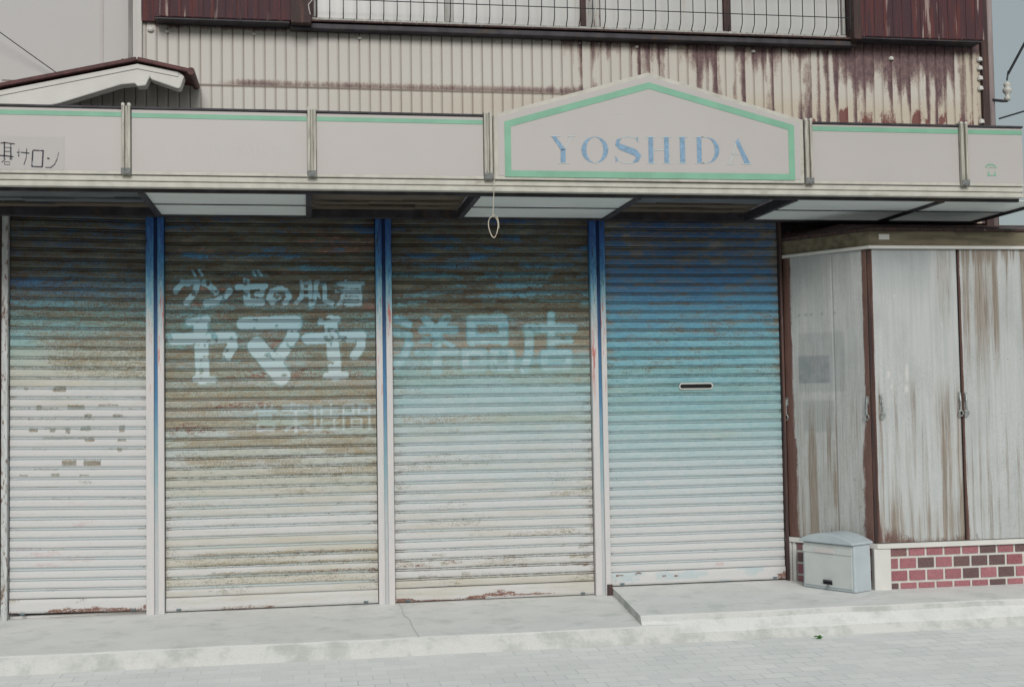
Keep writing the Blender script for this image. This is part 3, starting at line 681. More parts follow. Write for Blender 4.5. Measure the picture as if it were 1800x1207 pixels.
def shut3(X, Z, K, T, G, x0, x1):
    a, b = base_attr(X); u = (X-x0)/(x1-x0); r = slat_rand(K, 7); r2 = slat_rand(K, 27)
    mk = seg_mask(X, Z, to_m(YOHIN, 50, 85, x0+.0, 1.783, KC*1.0, 1.3), .010)
    mk = mk*(.2+.8*ss(fbm(X*16, Z*22, 351), .20, .42))*np.where(G > .6, .6, 1)
    st = fbm(X*2.2+K*5.5, Z*8, 301)
    top = ss(Z, 1.76, 1.80)
    wear = top*(.80+.20*(st-.5)*2)
    wear -= top*.34*ss(fbm(X*4.5+K*2.2, Z*18, 311), .54, .64)*ss(T, .15, .35)
    mid = (1-top)*ss(Z, 1.50, 1.56)
    wear += mid*(.66+.5*(st-.5))
    mid2 = (1-ss(Z, 1.50, 1.56))*ss(Z, 1.30, 1.42)
    wear += mid2*(.36+.4*(st-.5))
    wear += (1-ss(Z, 1.30, 1.42))*(.12+.36*ss(st, .50, .68))*(.55+.45*r)
    wear = np.maximum(wear, .55*cs(X, x0, x1, .06)*fbm(X*8, Z*12, 6)*1.2)
    for x, z, w in ((.22,.29,.10),(.28,.235,.14),(.57,.26,.08),(.62,.205,.10),(.95,.31,.08),(.93,.25,.14),(.9,.20,.2),(.05,.24,.10),(.16,.155,.12),(.35,.165,.06)):
        wear = np.maximum(wear, .62*BX(x0+x*(x1-x0), z, w, .024, X, Z)*(.6+.6*fbm(X*20, Z*30, 7)))
    wear = wear*(1-.93*mk)
    if K.min() < 0: wear = wear*.35
    rust = .44*ss(G, .5, 1)*(fbm(X*5+K, Z, 62) > .46)*(ss(Z, 1.2, 1.5)+ss(Z, .42, .2))
    rust = np.maximum(rust, .62*cs(X, x0, x1, .035)*fbm(X*3, Z*9, 18)*(ss(Z, 1.1, 1.4)+1.15*ss(Z, .42, .2)))
    for x, z, w in ((.09,.225,.13),(.27,.245,.12),(.96,.26,.06),(.96,.19,.07)):
        rust = np.maximum(rust, .52*BX(x0+x*(x1-x0), z, w, .018, X, Z)*(.6+.6*fbm(X*30, Z*30, 8)))
    if K.min() < 0:
        q = np.array([0, .06, .12, .30, .42, .47, .52, .58, .64, .70, .74, .8, 1]); h = np.array([.03, .022, .012, .010, .026, .034, .052, .030, .012, .022, .012, .002, .0])
        ht = np.interp(u, q, h)+.010*(fbm(X*22, X*0, 68)-.5)
        zz = Z-Z.min()-np.interp(u, [0, .35, .8], [0.002, .004, .018])
        rust = np.maximum(rust, .68*(1-ss(zz, ht*.8, ht*1.1+.004))*(zz > -.003)*(u < .8))
    a[..., 0] = mk*.45; a[..., 1] = wear; a[..., 2] = rust; a[..., 3] = G
    b[..., 1] = np.clip(LIGHT23(Z)+(fbm(X*2, K*.8, 47)-.5)*.14, 0, 1)
    b[..., 2] = .28+.45*ss(Z, 1.2, 1.6)+.4*cs(X, x0, x1, .10)+.3*ss(Z, .4, .2)
    b[..., 3] = ss(Z, 1.90, 1.45)
    return a, b

def shut4(X, Z, K, T, G, x0, x1):
    a, b = base_attr(X); u = (X-x0)/(x1-x0); r = slat_rand(K, 8)
    st = fbm(X*8+K*3.5, Z*22, 401)
    wear = .14*ss(Z, 1.2, 1.7)*ss(T, .35, .75)+.20*ss(st, .46, .68)*ss(Z, .9, 1.5)+.20*ss(Z, 1.05, 1.5)
    wear += .22*ss(Z, 1.9, 2.2)*(.6+.8*fbm(X*5, Z*20+K, 402))+.30*cs(X, x0, x1, .07)*fbm(X*8, Z*12, 6)
    rust = .40*ss(G, .5, 1)*(fbm(X*5+K, Z, 62) > .50)*ss(Z, .9, 1.4)
    rust = np.maximum(rust, .55*(1-ss(x1-X, 0, .05))*fbm(X*3, Z*9, 18)*ss(Z, 1.0, 1.3))
    rust = np.maximum(rust, .72*(1-ss(x1-X, .02, .10))*(1-ss(Z, .14, .24))*ss(fbm(X*14, Z*14, 28), .42, .6))
    if K.min() < 0:
        for x, z, w in ((.05,.115,.05),(.155,.125,.05),(.30,.105,.03),(.37,.10,.03),(.03,.08,.03)):
            rust = np.maximum(rust, .75*BX(x0+x*(x1-x0), z, w, .016, X, Z)*(.6+.7*fbm(X*40, Z*40, 8)))
    a[..., 1] = wear; a[..., 2] = rust; a[..., 3] = G
    b[..., 0] = .75*BX(2.63, .165, .06, .03, X, Z)
    f = np.interp(Z, [.1, .45, .85, 1.15, 1.45, 1.80, 2.10, 2.4], [1.03, .97, .78, .63, .50, .36, .18, .05])  # painted light by height, brightest at the foot
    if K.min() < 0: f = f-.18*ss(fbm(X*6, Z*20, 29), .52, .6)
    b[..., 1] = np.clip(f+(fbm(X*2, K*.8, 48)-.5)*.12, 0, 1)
    b[..., 2] = .25+.5*ss(Z, 1.1, 1.6)+.25*cs(X, x0, x1, .05)
    b[..., 3] = .4
    return a, b

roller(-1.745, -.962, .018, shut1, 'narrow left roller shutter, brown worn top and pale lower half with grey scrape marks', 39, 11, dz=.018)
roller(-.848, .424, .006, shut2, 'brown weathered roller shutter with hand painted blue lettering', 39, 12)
roller(.532, 1.794, .004, shut3, 'roller shutter with worn top painted darker as shade, lettering and rust along its bottom bar', 39, 13)
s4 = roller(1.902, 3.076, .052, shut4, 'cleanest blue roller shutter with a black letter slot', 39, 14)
m = MB(); pts = [(2.497+.093*math.copysign(1, math.cos(t))*1+.014*math.cos(t), 1.318+.014*math.sin(t)) for t in np.linspace(-math.pi/2, 3*math.pi/2, 25)[:-1]]
m.prism(pts, -.006, -.0125); sl = m.obj('letter_slot', BLACK, s4)
m = MB(); pts = [(2.497+.093*math.copysign(1, math.cos(t))+.018*math.cos(t), -.0165, 1.318+.018*math.sin(t)) for t in np.linspace(-math.pi/2, 3*math.pi/2, 25)[:-1]]
m.tube(pts, .0045, 6, True).obj('slot_rim', WHITE, sl)

# --- posts between the shutters
def post(xa, xb, z0, mid=None):
    w_ = (xb-xa); c = (xa+xb)/2 if mid is None else mid
    m = MB().box(xa, c-.011, -.052, .02, z0, 2.42).box(c+.011, xb, -.052, .02, z0, 2.42)
    o = m.obj('shutter_post', POST, shop, .004)
    MB().box(c-.0108, c+.0108, -.034, .02, z0, 2.42).obj('post_groove', POSTG, o)
    return o
post(-.958, -.852, -.002, -.900); post(.428, .528, -.002, .478); post(1.798, 1.898, .0, 1.852)
m = MB().box(-1.786, -1.750, -.05, .02, -.03, 2.42); m.obj('shutter_post', FLAKE, shop, .004)
m = MB().box(3.080, 3.096, -.045, .02, .045, 2.42); m.obj('shutter_post', RUSTFR, shop, .003)
MB().box(1.868, 1.905, -.058, -.0525, .0, .07).obj('post_rust_foot', RUSTFR, shop, .003)
MB().box(-1.87, -1.79, -.06, .02, .16, 2.42).obj('side_frame', RUSTFR, shop, .004)
adopt(shop)

# ================================================================== AWNING
aw = thing('shop_awning', (1.4, -.5, 2.4), 'long flat awning over the shutters with white plastic ceiling panels and pale front rail', 'awning')
YF = -1.0
XL, XR = -2.6, 4.25
m = MB().box(XL, XR, YF, YF+.05, 2.441, 2.470).box(XL, XR, YF-.004, YF+.05, 2.408, 2.4345).box(XL, XR, YF+.008, YF+.05, 2.4345, 2.441)
m.obj('front_rail', ALU, aw, .003)
# dark steel under the rail and frame of the ceiling
m = MB().box(XL, XR, YF+.05, YF+.072, 2.39, 2.47)
for x in (-.875, .020, .955, 1.890, 2.838, 3.763): m.box(x-.016, x+.016, -.928, -.10, 2.385, 2.44)
m.box(4.42, 4.45, -.928, -.10, 2.385, 2.44)
m.box(XL, 3.12, -.0995, -.056, 2.388, 2.45); m.box(3.12, 4.45, -.0995, -.056, 2.388, 2.45)
m.obj('ceiling_frame', DARK, aw, .002)
for x0, x1 in ((-.857, .002), (.973, 1.872), (2.856, 3.745), (3.781, 4.418)):
    o = MB().box(x0, x1, -.926, -.512, 2.399, 2.404).obj('ceiling_panel', PANEL, aw)
    MB().box(x0, x1, -.504, -.101, 2.399, 2.404).obj('ceiling_panel', PANEL, aw)
    MB().box(x0, x1, -.5115, -.5045, 2.393, 2.42).obj('panel_joiner', DARK, aw)
for x0, x1, s_ in ((XL+.02, -.893, 1), (.038, .937, 2), (1.908, 2.820, 3)):
    rr = random.Random(s_)
    for y0, y1, mt, z in ((-.925, -.66, BOARDB, 2.46), (-.62, -.40, BOARDG if s_ != 2 else BOARD, 2.45), (-.375, -.26, BOARD if s_ != 1 else BOARDG, 2.445), (-.235, -.101, BOARD, 2.44)):
        m = MB(); x = x0
        while x < x1-.02:                                # boards of uneven edge, a few steps in each
            xe = min(x1, x+rr.uniform(.18, .38)); d = rr.choice((0, 0, .03, -.02))
            m.box(x, xe-.0005, y0+max(0, d), y1+min(0, d), z, z+.012); x = xe
        m.obj('ceiling_board', mt, aw)
# open top above the plastic panels, sheet roof above the boards
for x0, x1 in ((XL, -.89), (.036, .94), (1.906, 2.822)):
    MB().box(x0, x1, -.95, -.015, 2.63, 2.64).obj('roof_sheet', DARK, aw)
# divider posts between the sign panels
def divider(x, wd, nm='sign_divider'):
    m = MB().box(x-wd/2, x-wd/6, YF-.030, YF+.03, 2.4705, 2.842).box(x+wd/6, x+wd/2, YF-.030, YF+.03, 2.4705, 2.842).box(x-wd/6, x+wd/6, YF-.012, YF+.03, 2.4705, 2.842)
    o = m.obj(nm, ALUV, aw, .003)
    MB().box(x-wd/2-.002, x+wd/2+.002, YF-.034, YF-.0305, 2.472, 2.505).obj('divider_foot', simple('dark_zinc', (.16, .17, .17), .6, .3, 60), o, .002)
    c = MB()
    for dx in (-wd/3, wd/3): c.tube([(x+dx, YF-.028, 2.846), (x+dx, YF+.028, 2.846)], wd/5, 10)
    c.obj('divider_cap', ALU, o)
for x in (-.937, .037, 1.006, 2.888, 3.862): divider(x, .046)
adopt(aw)

# ================================================================== SIGN PANELS
TOPZ, BOTZ = 2.832, 2.472
def sign_panel(x0, x1, label, stripe=(2.783, 2.808)):
    t = thing('sign_panel', ((x0+x1)/2, YF+.04, BOTZ), label, 'sign', 'signboard panels along the awning front')
    MB().box(x0, x1, YF-.004, YF+.10, BOTZ+.001, TOPZ-.006).obj('face', SIGN, t, .003)
    MB().box(x0+.002, x1-.002, YF-.0062, YF-.0042, stripe[0], stripe[1]).obj('green_stripe', GREEN, t)
    MB().box(x0-.002, x1+.002, YF-.014, YF+.10, TOPZ-.0055, TOPZ+.006).obj('top_cap', DARK, t, .002)
    MB().box(x0, x1, YF-.010, YF-.0045, BOTZ+.002, BOTZ+.018).obj('bottom_trim', ALU, t, .002)
    return t
def place(t):
    adopt(t)
p1 = sign_panel(-2.598, -.962, 'leftmost signboard panel, with small black handwritten characters on a patch')
p2 = sign_panel(-.912, .012, 'blank pale signboard panel, second from the left, between the first two dividers', (2.780, 2.805))
p3 = sign_panel(.062, .981, 'blank pale signboard panel immediately left of the gable name sign', (2.782, 2.806))
p4 = sign_panel(2.914, 3.837, 'blank pale signboard panel immediately right of the gable name sign', (2.785, 2.812))
p5 = sign_panel(3.888, XR, 'rightmost signboard panel with a small green telephone mark', (2.786, 2.812))
# handwriting on the first panel: drawing units of 1/6 px
MB().box(-1.90, -1.254, YF-.0058, YF-.0042, 2.491, 2.668).obj('paper_patch', PATCH, p1)
def hx(u, v): return (-1.577+u/6*.003348*.855/1.0*1.0, 2.697-v/6*.003337)
hx = lambda u, v: (-1.577+u/6*.002855, 2.697-v/6*.00303)
STK = [([(10,132),(60,128),(160,140)],7), ([(50,118),(50,300)],8), ([(118,130),(118,298)],8), ([(52,178),(116,178)],4), ([(52,218),(116,218)],5), ([(0,262),(60,264),(145,274)],8), ([(62,300),(20,335)],5), ([(105,298),(132,300)],6), ([(50,328),(108,328),(106,356),(52,356),(50,328)],4),
       ([(182,226),(235,226),(315,234)],7), ([(203,178),(200,270)],7), ([(285,185),(280,280),(255,355)],5), ([(348,205),(340,375)],9), ([(350,202),(460,204)],8), ([(458,200),(448,375)],9), ([(340,372),(450,376)],8),
       ([(500,282),(525,288)],10), ([(480,380),(540,380),(580,345),(605,290),(622,220)],[5, 7, 7, 5, 3])]
for q0, q1 in ((0, 9), (9, 12), (12, 16), (16, 18)):
    m = MB()
    for pts, wd in STK[q0:q1]: m.stroke([hx(*p) for p in pts], [q/6*.0052 for q in wd] if hasattr(wd, '__len__') else wd/6*.0052, YF-.0059, -.0008)
    m.obj('letter', INK, p1)
# telephone mark
PX = lambda u, v: (3.898+u/17.24*.00369, 2.668-v/17.24*.00331)
m = MB()
m.stroke([PX(*p) for p in [(515,448),(525,385),(575,340),(660,335),(745,340),(795,385),(815,448)]], [.0085, .008, .0085, .009, .0085, .008, .0085], YF-.0041, -.0016)
def polyp(m, pts, y, d=-.0016): m.prism(pts, d, y)
polyp(m, [PX(*p) for p in [(585,520),(600,590),(620,640),(650,665),(710,665),(745,640),(765,590),(780,520),(815,690),(540,690)]], YF-.0041)
m.stroke([PX(590,460), PX(605,425), PX(730,425), PX(755,460)], .003, YF-.0041, -.0016)
m.obj('telephone_mark', GREEN, p5)
# faint ghost lettering left by removed letters on the second panel
def text_mesh(body, size, x, z, y, mat, parent, name='lettering', sx=1.0, space=1.0):
    c = bpy.data.curves.new(name, 'FONT'); c.body = body; c.size = size; c.extrude = .00015; c.space_character = space
    tmp = bpy.data.objects.new('tmp', c); COL.objects.link(tmp)
    dg = bpy.context.evaluated_depsgraph_get(); me = bpy.data.meshes.new_from_object(tmp.evaluated_get(dg))
    bpy.data.objects.remove(tmp)
    me.transform(Matrix.Translation((x, y, z)) @ Matrix.Rotation(R(90), 4, 'X') @ Matrix.Scale(sx, 4, (1, 0, 0)))
    return link(name, me, mat, parent)
text_mesh('CUSTOM TAILOR', .085, -.80, 2.585, YF-.0043, GHOST, p2, space=1.12)
for t in (p1, p2, p3, p4, p5): place(t)

# ---- gable name sign
ns = thing('name_sign', (1.95, YF+.04, BOTZ), 'pale house shaped name sign with green border and blue capital letters', 'sign')
GX0, GX1, PK = 1.040, 2.858, (1.935, 3.098)
body = [(GX0, BOTZ+.001), (GX1, BOTZ+.001), (GX1, 2.845), PK, (GX0, 2.838)]
MB().prism(body, .13, YF-.018).obj('frame', ALU, ns, .003)
def inset(poly, d):
    n = len(poly); out = []
    cx = sum(p[0] for p in poly)/n; cz = sum(p[1] for p in poly)/n
    for i in range(n):
        p0, p1_, p2_ = Vector(poly[i-1]), Vector(poly[i]), Vector(poly[(i+1) % n])
        e1 = (p1_-p0).normalized(); e2 = (p2_-p1_).normalized()
        n1 = Vector((-e1.y, e1.x)); n2 = Vector((-e2.y, e2.x))
        b = (n1+n2); b = b/(1+n1.dot(n2)); out.append(tuple(p1_+b*d))
    return out
face = inset(body, .022); face = [(x, max(z, BOTZ+.012)) for x, z in face]
MB().prism(face, -.0025, YF-.0182).obj('face', SIGN, ns)
o1 = [(1.098, 2.487), (2.800, 2.490), (2.800, 2.811), (1.935, 3.040), (1.098, 2.797)]
o2 = inset(o1, .036)
m = MB()
for i in range(5):
    j = (i+1) % 5; a, b, c, d = o1[i], o1[j], o2[j], o2[i]
    m.prism([a, b, c, d], -.0018, YF-.0209)
m.obj('green_border', GREEN, ns)
# YOSHIDA: heavy blue stems and pale hairlines, in drawing units (x4.5)
LX = lambda u, v: (1.371+(940+u/4.5-970)*.0033536, 2.717+(940+u/4.5-970)*6.1e-5-(220+v/4.5-242)*.003312)
yl = YF-.0208
hv = MB(); hr = MB()
def flush():
    global hv, hr
    o = hv.obj('letter', BLUE_L, ns); hr.obj('hairline', HAIR, o); hv = MB(); hr = MB()
def P(*a): return [LX(*p) for p in a]
def crescent(cx, cy, rx, ry, inner, side, seg=22):
    out = []; n = seg
    for i in range(n+1):
        t = -math.pi/2+math.pi*i/n; out.append((cx+side*rx*math.cos(t), cy+ry*math.sin(t)))
    for i in range(n, -1, -1):
        t = -math.pi/2+math.pi*i/n; out.append((cx+side*inner*math.cos(t), cy+ry*.99*math.sin(t)))
    q = len(out)//2
    for i in range(q-1):                      # quads keep the sliver well shaped
        hv.prism(P(out[i], out[i+1], out[-2-i], out[-1-i]), -.0022, yl)
# Y
hv.prism(P((128,98),(162,98),(232,196),(200,206)), -.0022, yl); hv.prism(P((196,200),(233,192),(232,298),(195,298)), -.0022, yl)
hr.stroke(P((286,98),(222,200)), .005, yl); hr.stroke(P((118,94),(195,94)), .0045, yl); hr.stroke(P((252,94),(308,94)), .0045, yl); hr.stroke(P((170,302),(262,302)), .0045, yl)
flush()
# O
crescent(460, 200, 104, 100, 66, -1); crescent(460, 200, 104, 100, 66, 1)
hr.stroke(P(*[(460+74*math.cos(t), 200+102*math.sin(t)) for t in np.linspace(math.pi*1.22, math.pi*1.78, 10)]), .0045, yl); hr.stroke(P(*[(460+74*math.cos(t), 200+102*math.sin(t)) for t in np.linspace(math.pi*.22, math.pi*.78, 10)]), .0045, yl)
flush()
# S
cS = [(668,112),(640,130),(636,155),(660,178),(720,200),(775,222),(800,250),(788,280),(755,298)]; wS = [.003, .018, .027, .033, .035, .035, .033, .022, .004]
hv.stroke(P(*cS), wS, yl, -.0022)
hr.stroke(P((668,108),(712,96),(760,102),(795,128)), .0045, yl); hr.stroke(P((755,300),(712,306),(660,296),(625,268)), .0045, yl)
hv.prism(P((782,112),(796,98),(800,146)), -.0022, yl); hv.prism(P((618,246),(640,278),(620,298)), -.0022, yl)
flush()
# H I D
for a in (880, 1004, 1128, 1264):
    wdt = 36 if a != 1128 else 40
    hv.prism(P((a,103),(a+wdt,103),(a+wdt,303),(a,303)), -.0022, yl)
    hr.stroke(P((a-20,99),(a+wdt+20,99)), .0045, yl); hr.stroke(P((a-20,306),(a+wdt+20,306)), .0045, yl)
    if a == 1004: hr.stroke(P((918,202),(1002,202)), .0045, yl); flush()
    if a == 1128: flush()
crescent(1338, 204, 104, 101, 68, 1); hr.stroke(P((1300,101),(1370,104)), .0045, yl); hr.stroke(P((1300,305),(1370,302)), .0045, yl)
flush()
# A
hv.prism(P((1574,140),(1594,112),(1688,310),(1645,310)), -.0022, yl); hr.stroke(P((1586,128),(1522,308)), .005, yl); hr.stroke(P((1545,238),(1625,238)), .004, yl)
hr.stroke(P((1500,312),(1552,312)), .0045, yl); hr.stroke(P((1625,313),(1700,313)), .0045, yl)
flush()
# faint removed katakana above
TX = lambda u, v: LX((1000+u/6.43-940)*4.5, (170+v/6.43-220)*4.5)
for pts in [[(460,155),(570,155)], [(435,205),(615,205)], [(540,210),(530,260),(470,300)], [(730,228),(855,228)], [(980,160),(1130,160)], [(980,210),(1128,210),(1110,270),(1000,325)], [(1245,240),(1385,240)]]:
    MB().stroke([TX(*p) for p in pts], .008, yl, -.0003).obj('faint_stroke', GHOST, ns)
adopt(ns)

# ================================================================== CLAD BAY ON THE RIGHT
BY = -.55; CX, LXB = 3.470, 3.100
bay = thing('clad_bay', (3.9, -.3, .045), 'projecting shop bay boarded with rust streaked zinc sheets on a red brick base', 'bay window')
ang = Vector((CX-LXB, BY, 0)); AL = ang.length; ad = ang/AL      # along the angled side, away from the facade
an = Vector((ad.y, -ad.x, 0))                                        # outward normal (left, street)
MA = Matrix(((ad.x, -an.x, 0, LXB), (ad.y, -an.y, 0, 0), (0, 0, 1, 0), (0, 0, 0, 1)))   # local x along side, local -y outward
ZB, ZT = .318, 2.150
def plate(x0, x1, z0, z1, M, kind, seed, label, y=0.0):
    nx = int((x1-x0)/.006)+1; nz = int((z1-z0)/.009)+1
    X, Z = np.meshgrid(np.linspace(x0, x1, nx), np.linspace(z0, z1, nz))
    u = (X-x0)/(x1-x0); v = (Z-z0)/(z1-z0); N = fbm(X*3+seed, Z*2, seed)
    col = fbm(X*26+seed*3, Z*.6, seed+1); col2 = fbm(X*60+seed*3, Z*1.2, seed+2)
    rust = np.zeros_like(X); st = np.zeros_like(X); pt = np.zeros_like(X); pl = np.zeros_like(X)
    if kind == 0:
        rust = .95*(1-ss(u, .03, .16+.05*fbm(Z*2, Z*0, 3)+.05*(v < .35)))+.80*(1-ss(1-u, .03, .10+.10*(1-ss(v, .3, .45))))
        rust = np.maximum(rust, .5*(1-ss(v, 0, .12))*fbm(X*9, Z*4, 7)*1.3)
        st = .28+.34*ss(col, .46, .62)*(1-ss(v, .3, .55))+.12*(1-v)
        st = np.maximum(st, .85*(1-ss(np.abs(u-.575), .015, .035))*(1-ss(v, .33, .38))*fbm(X*3, Z*6, 9)*1.35)
        for uu, vv in ((.68, .30), (.74, .27), (.68, .25), (.66, .17), (.80, .21), (.85, .12)):
            rust = np.maximum(rust, .52*(1-ss(np.hypot((u-uu)*1.0, (v-vv)*3), .0, .04)))
        pt = .85*(1-ss(np.abs(u-.36), .17, .20))*(1-ss(np.abs(v-.595), .045, .055))*(.55+.6*fbm(X*30, Z*30, 2))
        pt = np.maximum(pt, .25*(1-ss(np.abs(u-.45), .26, .29))*(1-ss(np.abs(v-.62), .10, .11)))
        pt = np.maximum(pt, .30*(1-ss(np.abs(u-.40), .17, .2))*(1-ss(np.abs(v-.43), .05, .06)))
        for uu in (.20, .28, .34, .47, .62): pt = np.maximum(pt, .8*(1-ss(np.hypot((u-uu)*.5, (v-.79)*3.6), .004, .016)))
        pl = .5*(1-ss(np.abs(u-.10-.02*v), .004, .012))*(1-ss(np.abs(v-.205), .02, .03))
    elif kind == 1:
        rust = .85*(1-ss(u, .0, .03))+.55*(1-ss(1-u, .0, .02))+.62*(1-ss(v, .0, .06+.14*(1-ss(u, .0, .5))))*(.45+.8*fbm(X*5, Z*5, 4))
        st = .10+.46*ss(col, .44, .72)*(1-ss(v, .45, .66))+.25*ss(col2, .55, .7)*(1-ss(v, .3, .6))+.25*(1-ss(v, .05, .2))
        st += .35*ss(u, .66, .8)*(1-ss(u, .9, .98))*ss(v, .55, .9)*ss(col, .4, .6)
        for uu, vv, a, b in ((.38, .575, .018, .035), (.37, .52, .025, .015), (.17, .57, .02, .015), (.2, .53, .012, .01), (.26, .84, .012, .006), (.8, .74, .01, .006)):
            pl = np.maximum(pl, .9*(1-ss(np.hypot((u-uu)/a, (v-vv)/b), .6, 1.1)))
        pt = .42*(1-ss(np.abs(u-.35), .25, .45))*ss(v, .78, .97)  # shade below the awning painted as a bluish dark top
        pl = np.maximum(pl, .25*(1-ss(np.abs(u-.69), .006, .014))*ss(v, .2, .4)*(1-ss(v, .7, .75)))
    else:
        rust = .80*(1-ss(u, .0, .03))+.5*(1-ss(v, 0, .06+.25*(1-ss(u, 0, .12))))*(.5+.7*fbm(X*5, Z*5, 4))*(1-ss(u, .15, .3))
        st = .14+.55*ss(col, .42, .70)*ss(v, .30, .85)+.36*ss(col2, .50, .66)*(1-ss(v, .2, .6))+.3*ss(u, .26, .32)*(1-ss(u, .36, .42))*ss(v, .5, .8)
        st += .5*ss(v, .93, 1.0)*ss(col2, .35, .6)
        for uu in (.22, .36, .5, .64): rust = np.maximum(rust, .6*(1-ss(np.hypot((u-uu)*.55, (v-.80)*3.2), .004, .012)))
        for uu in (.22, .36, .5, .64): rust = np.maximum(rust, .6*(1-ss(np.hypot((u-uu)*.55, (v-.62)*3.2), .004, .012)))
    Y = np.full_like(X, y)+(fbm(X*2.5, Z*1.5, seed+9)-.5)*.010
    if kind == 0: Y = Y+np.where(np.abs(u-.60) < .005, .006, 0)     # seam between two sheets
    edge = np.minimum(np.minimum(u*(x1-x0), (1-u)*(x1-x0)), 1)
    Y = np.where(edge < .004, y+.02, Y)
    Pp = np.stack([X, Y, Z, np.ones_like(X)], -1).reshape(-1, 4) @ np.array(M).T
    o = grid_mesh('zinc_panel', Pp[:, :3], nx, nz, {'wear': np.stack([rust, st, pt, pl], -1).reshape(-1, 4)}, ZINC, bay)  # pt also carries the painted shade below the awning
    o['label'] = label
    return o
I4 = Matrix.Identity(4)
plate(.012, AL-.020, ZB+.012, ZT, MA, 0, 51, 'angled zinc panel with a dark rectangular stain', -.002)
plate(4.706, 5.195, ZB+.012, ZT, I4, 1, 57, 'outermost front zinc panel', BY)
plate(CX+.006, 4.055, ZB+.012, ZT, I4, 1, 52, 'front zinc panel beside the corner, rusty foot', BY)
plate(4.066, 4.695, ZB+.012, ZT, I4, 2, 53, 'front zinc panel at the right edge with long brown drips', BY)
# structure behind panels
cor = [(LXB, .02), (CX, BY+.016), (5.2, BY+.016), (5.2, .6), (LXB, .6)]
m = MB(); n = 5
m.add([(x, y, .03) for x, y in cor]+[(x, y, 2.16) for x, y in cor], [tuple(range(n)), tuple(range(2*n-1, n-1, -1))]+[(i, (i+1) % n, (i+1) % n+n, i+n) for i in range(n)])
m.obj('bay_core', BLACK, bay)
# rusty edge posts
m = MB().box(-.012, .010, -.012, .02, ZB, ZT); m.v = [tuple(MA @ Vector(p)) for p in m.v]; m.obj('edge_post', RUSTFR, bay, .002)
m = MB().box(AL-.018, AL-.004, -.008, .02, ZB, ZT); m.v = [tuple(MA @ Vector(p)) for p in m.v]; m.obj('edge_post', RUSTFR, bay, .002)
# white rails, above and below the panels
def band(name, z0, z1, out, mat, back=.01, bev=.003):
    a0 = Vector((LXB, 0, 0))-ad*.0+an*out; c = Vector((CX, BY, 0)); t = out/math.cos((math.pi-math.acos(max(-1, min(1, ad.dot(Vector((1, 0, 0)))))))/2) if False else out
    # corner point where the two offset faces meet
    k = (BY-out-a0.y)/ad.y; c0 = a0+ad*k
    e0 = Vector((5.2, BY-out, 0)); b0 = Vector((LXB, 0, 0))-an*back; k2 = (BY+back-b0.y)/ad.y; c1 = b0+ad*k2; e1 = Vector((5.2, BY+back, 0))
    pts = [a0, c0, e0, e1, c1, b0]; n = 6
    m = MB().add([(p.x, p.y, z0) for p in pts]+[(p.x, p.y, z1) for p in pts], [(0,1,4,5),(1,2,3,4),(n,n+5,n+4,n+1),(n+1,n+4,n+3,n+2)]+[(i, (i+1) % n, (i+1) % n+n, i+n) for i in range(n)])
    return m.obj(name, mat, bay, bev)
band('top_rail', ZT+.002, ZT+.022, .022, WHITE)
band('sill_rail', ZB-.022, ZB+.008, .026, WHITE)
band('fascia_board', ZT+.0225, ZT+.115, .008, FASCIA)
band('roof_edge', ZT+.1155, ZT+.135, .020, RUSTFR)
# sheet roof leaning back to the wall
a0 = Vector((LXB-.02, -.0, 0)); zr = ZT+.136
m = MB().add([(LXB-.02, .02, zr), (CX-.02, BY-.02, zr), (5.2, BY-.02, zr), (5.2, .08, 2.40), (3.55, .08, 2.40), (LXB, .08, 2.34)], [(0, 1, 4, 5), (1, 2, 3, 4)])
m.obj('roof_sheet', RUSTFR, bay)
MB().box(3.53, 3.60, BY-.0115, BY-.0085, ZT+.06, ZT+.095).obj('peeled_paint', WHITE, bay, .001)
# brick base
def bricks(x0, x1, z0, z1, M, row, first):
    m = MB(); bl, bh, jt = .1045, .0605, .0150
    z = z1; r_ = 0; rr = random.Random(first)
    hs = [.046, bh, bh, bh, .5]
    for h in hs:
        zt = z; zb_ = max(z0, z-h)
        off = -(bl+jt)/2 if r_ % 2 else 0.0
        x = x0+off+first*.0
        while x < x1:
            a, b = max(x0, x), min(x1, x+bl)
            if b-a > .012: m.box(a, b, -.006, .006, zb_, zt)
            x += bl+jt
        z = zb_-jt; r_ += 1
        if z <= z0+.004: break
    m.v = [tuple(M @ Vector(p)) for p in m.v]
    return m
T0 = Matrix.Translation((0, BY, 0))
m = MB().box(CX+.0765, 5.2, .0, .015, .03, ZB-.023); m.v = [tuple(T0 @ Vector(p)) for p in m.v]; base = m.obj('brick_base', MORTAR, bay)
bricks(CX+.080, 5.2, .046, ZB-.026, T0, 0, 1).obj('bricks', BRICK, base, .0015)
m = MB().box(.075, AL-.04, .0, .015, .03, ZB-.023); m.v = [tuple(MA @ Vector(p)) for p in m.v]; base = m.obj('brick_base', MORTAR, bay)
bricks(.08, AL-.045, .046, ZB-.026, MA, 0, 2).obj('bricks', BRICK, base, .0015)
# white corner post and rendered strips of the base
m = MB().box(CX-.036, CX+.076, BY-.018, BY+.03, .035, ZB-.0225); m.obj('corner_post', WHITE, bay, .008)
m = MB().box(.004, .040, -.02, .02, .03, ZB-.023); m.v = [tuple(MA @ Vector(p)) for p in m.v]; m.obj('base_post', simple('flaking_white', (.55, .54, .52), .7, .05, 9, dirt=(.22, .16, .11), dirt_lo=.58, dirt_hi=.66, dscale=26), bay, .003)
m = MB().box(.046, .070, -.012, .02, .03, ZB-.023); m.v = [tuple(MA @ Vector(p)) for p in m.v]; m.obj('base_post', WHITE, bay, .003)
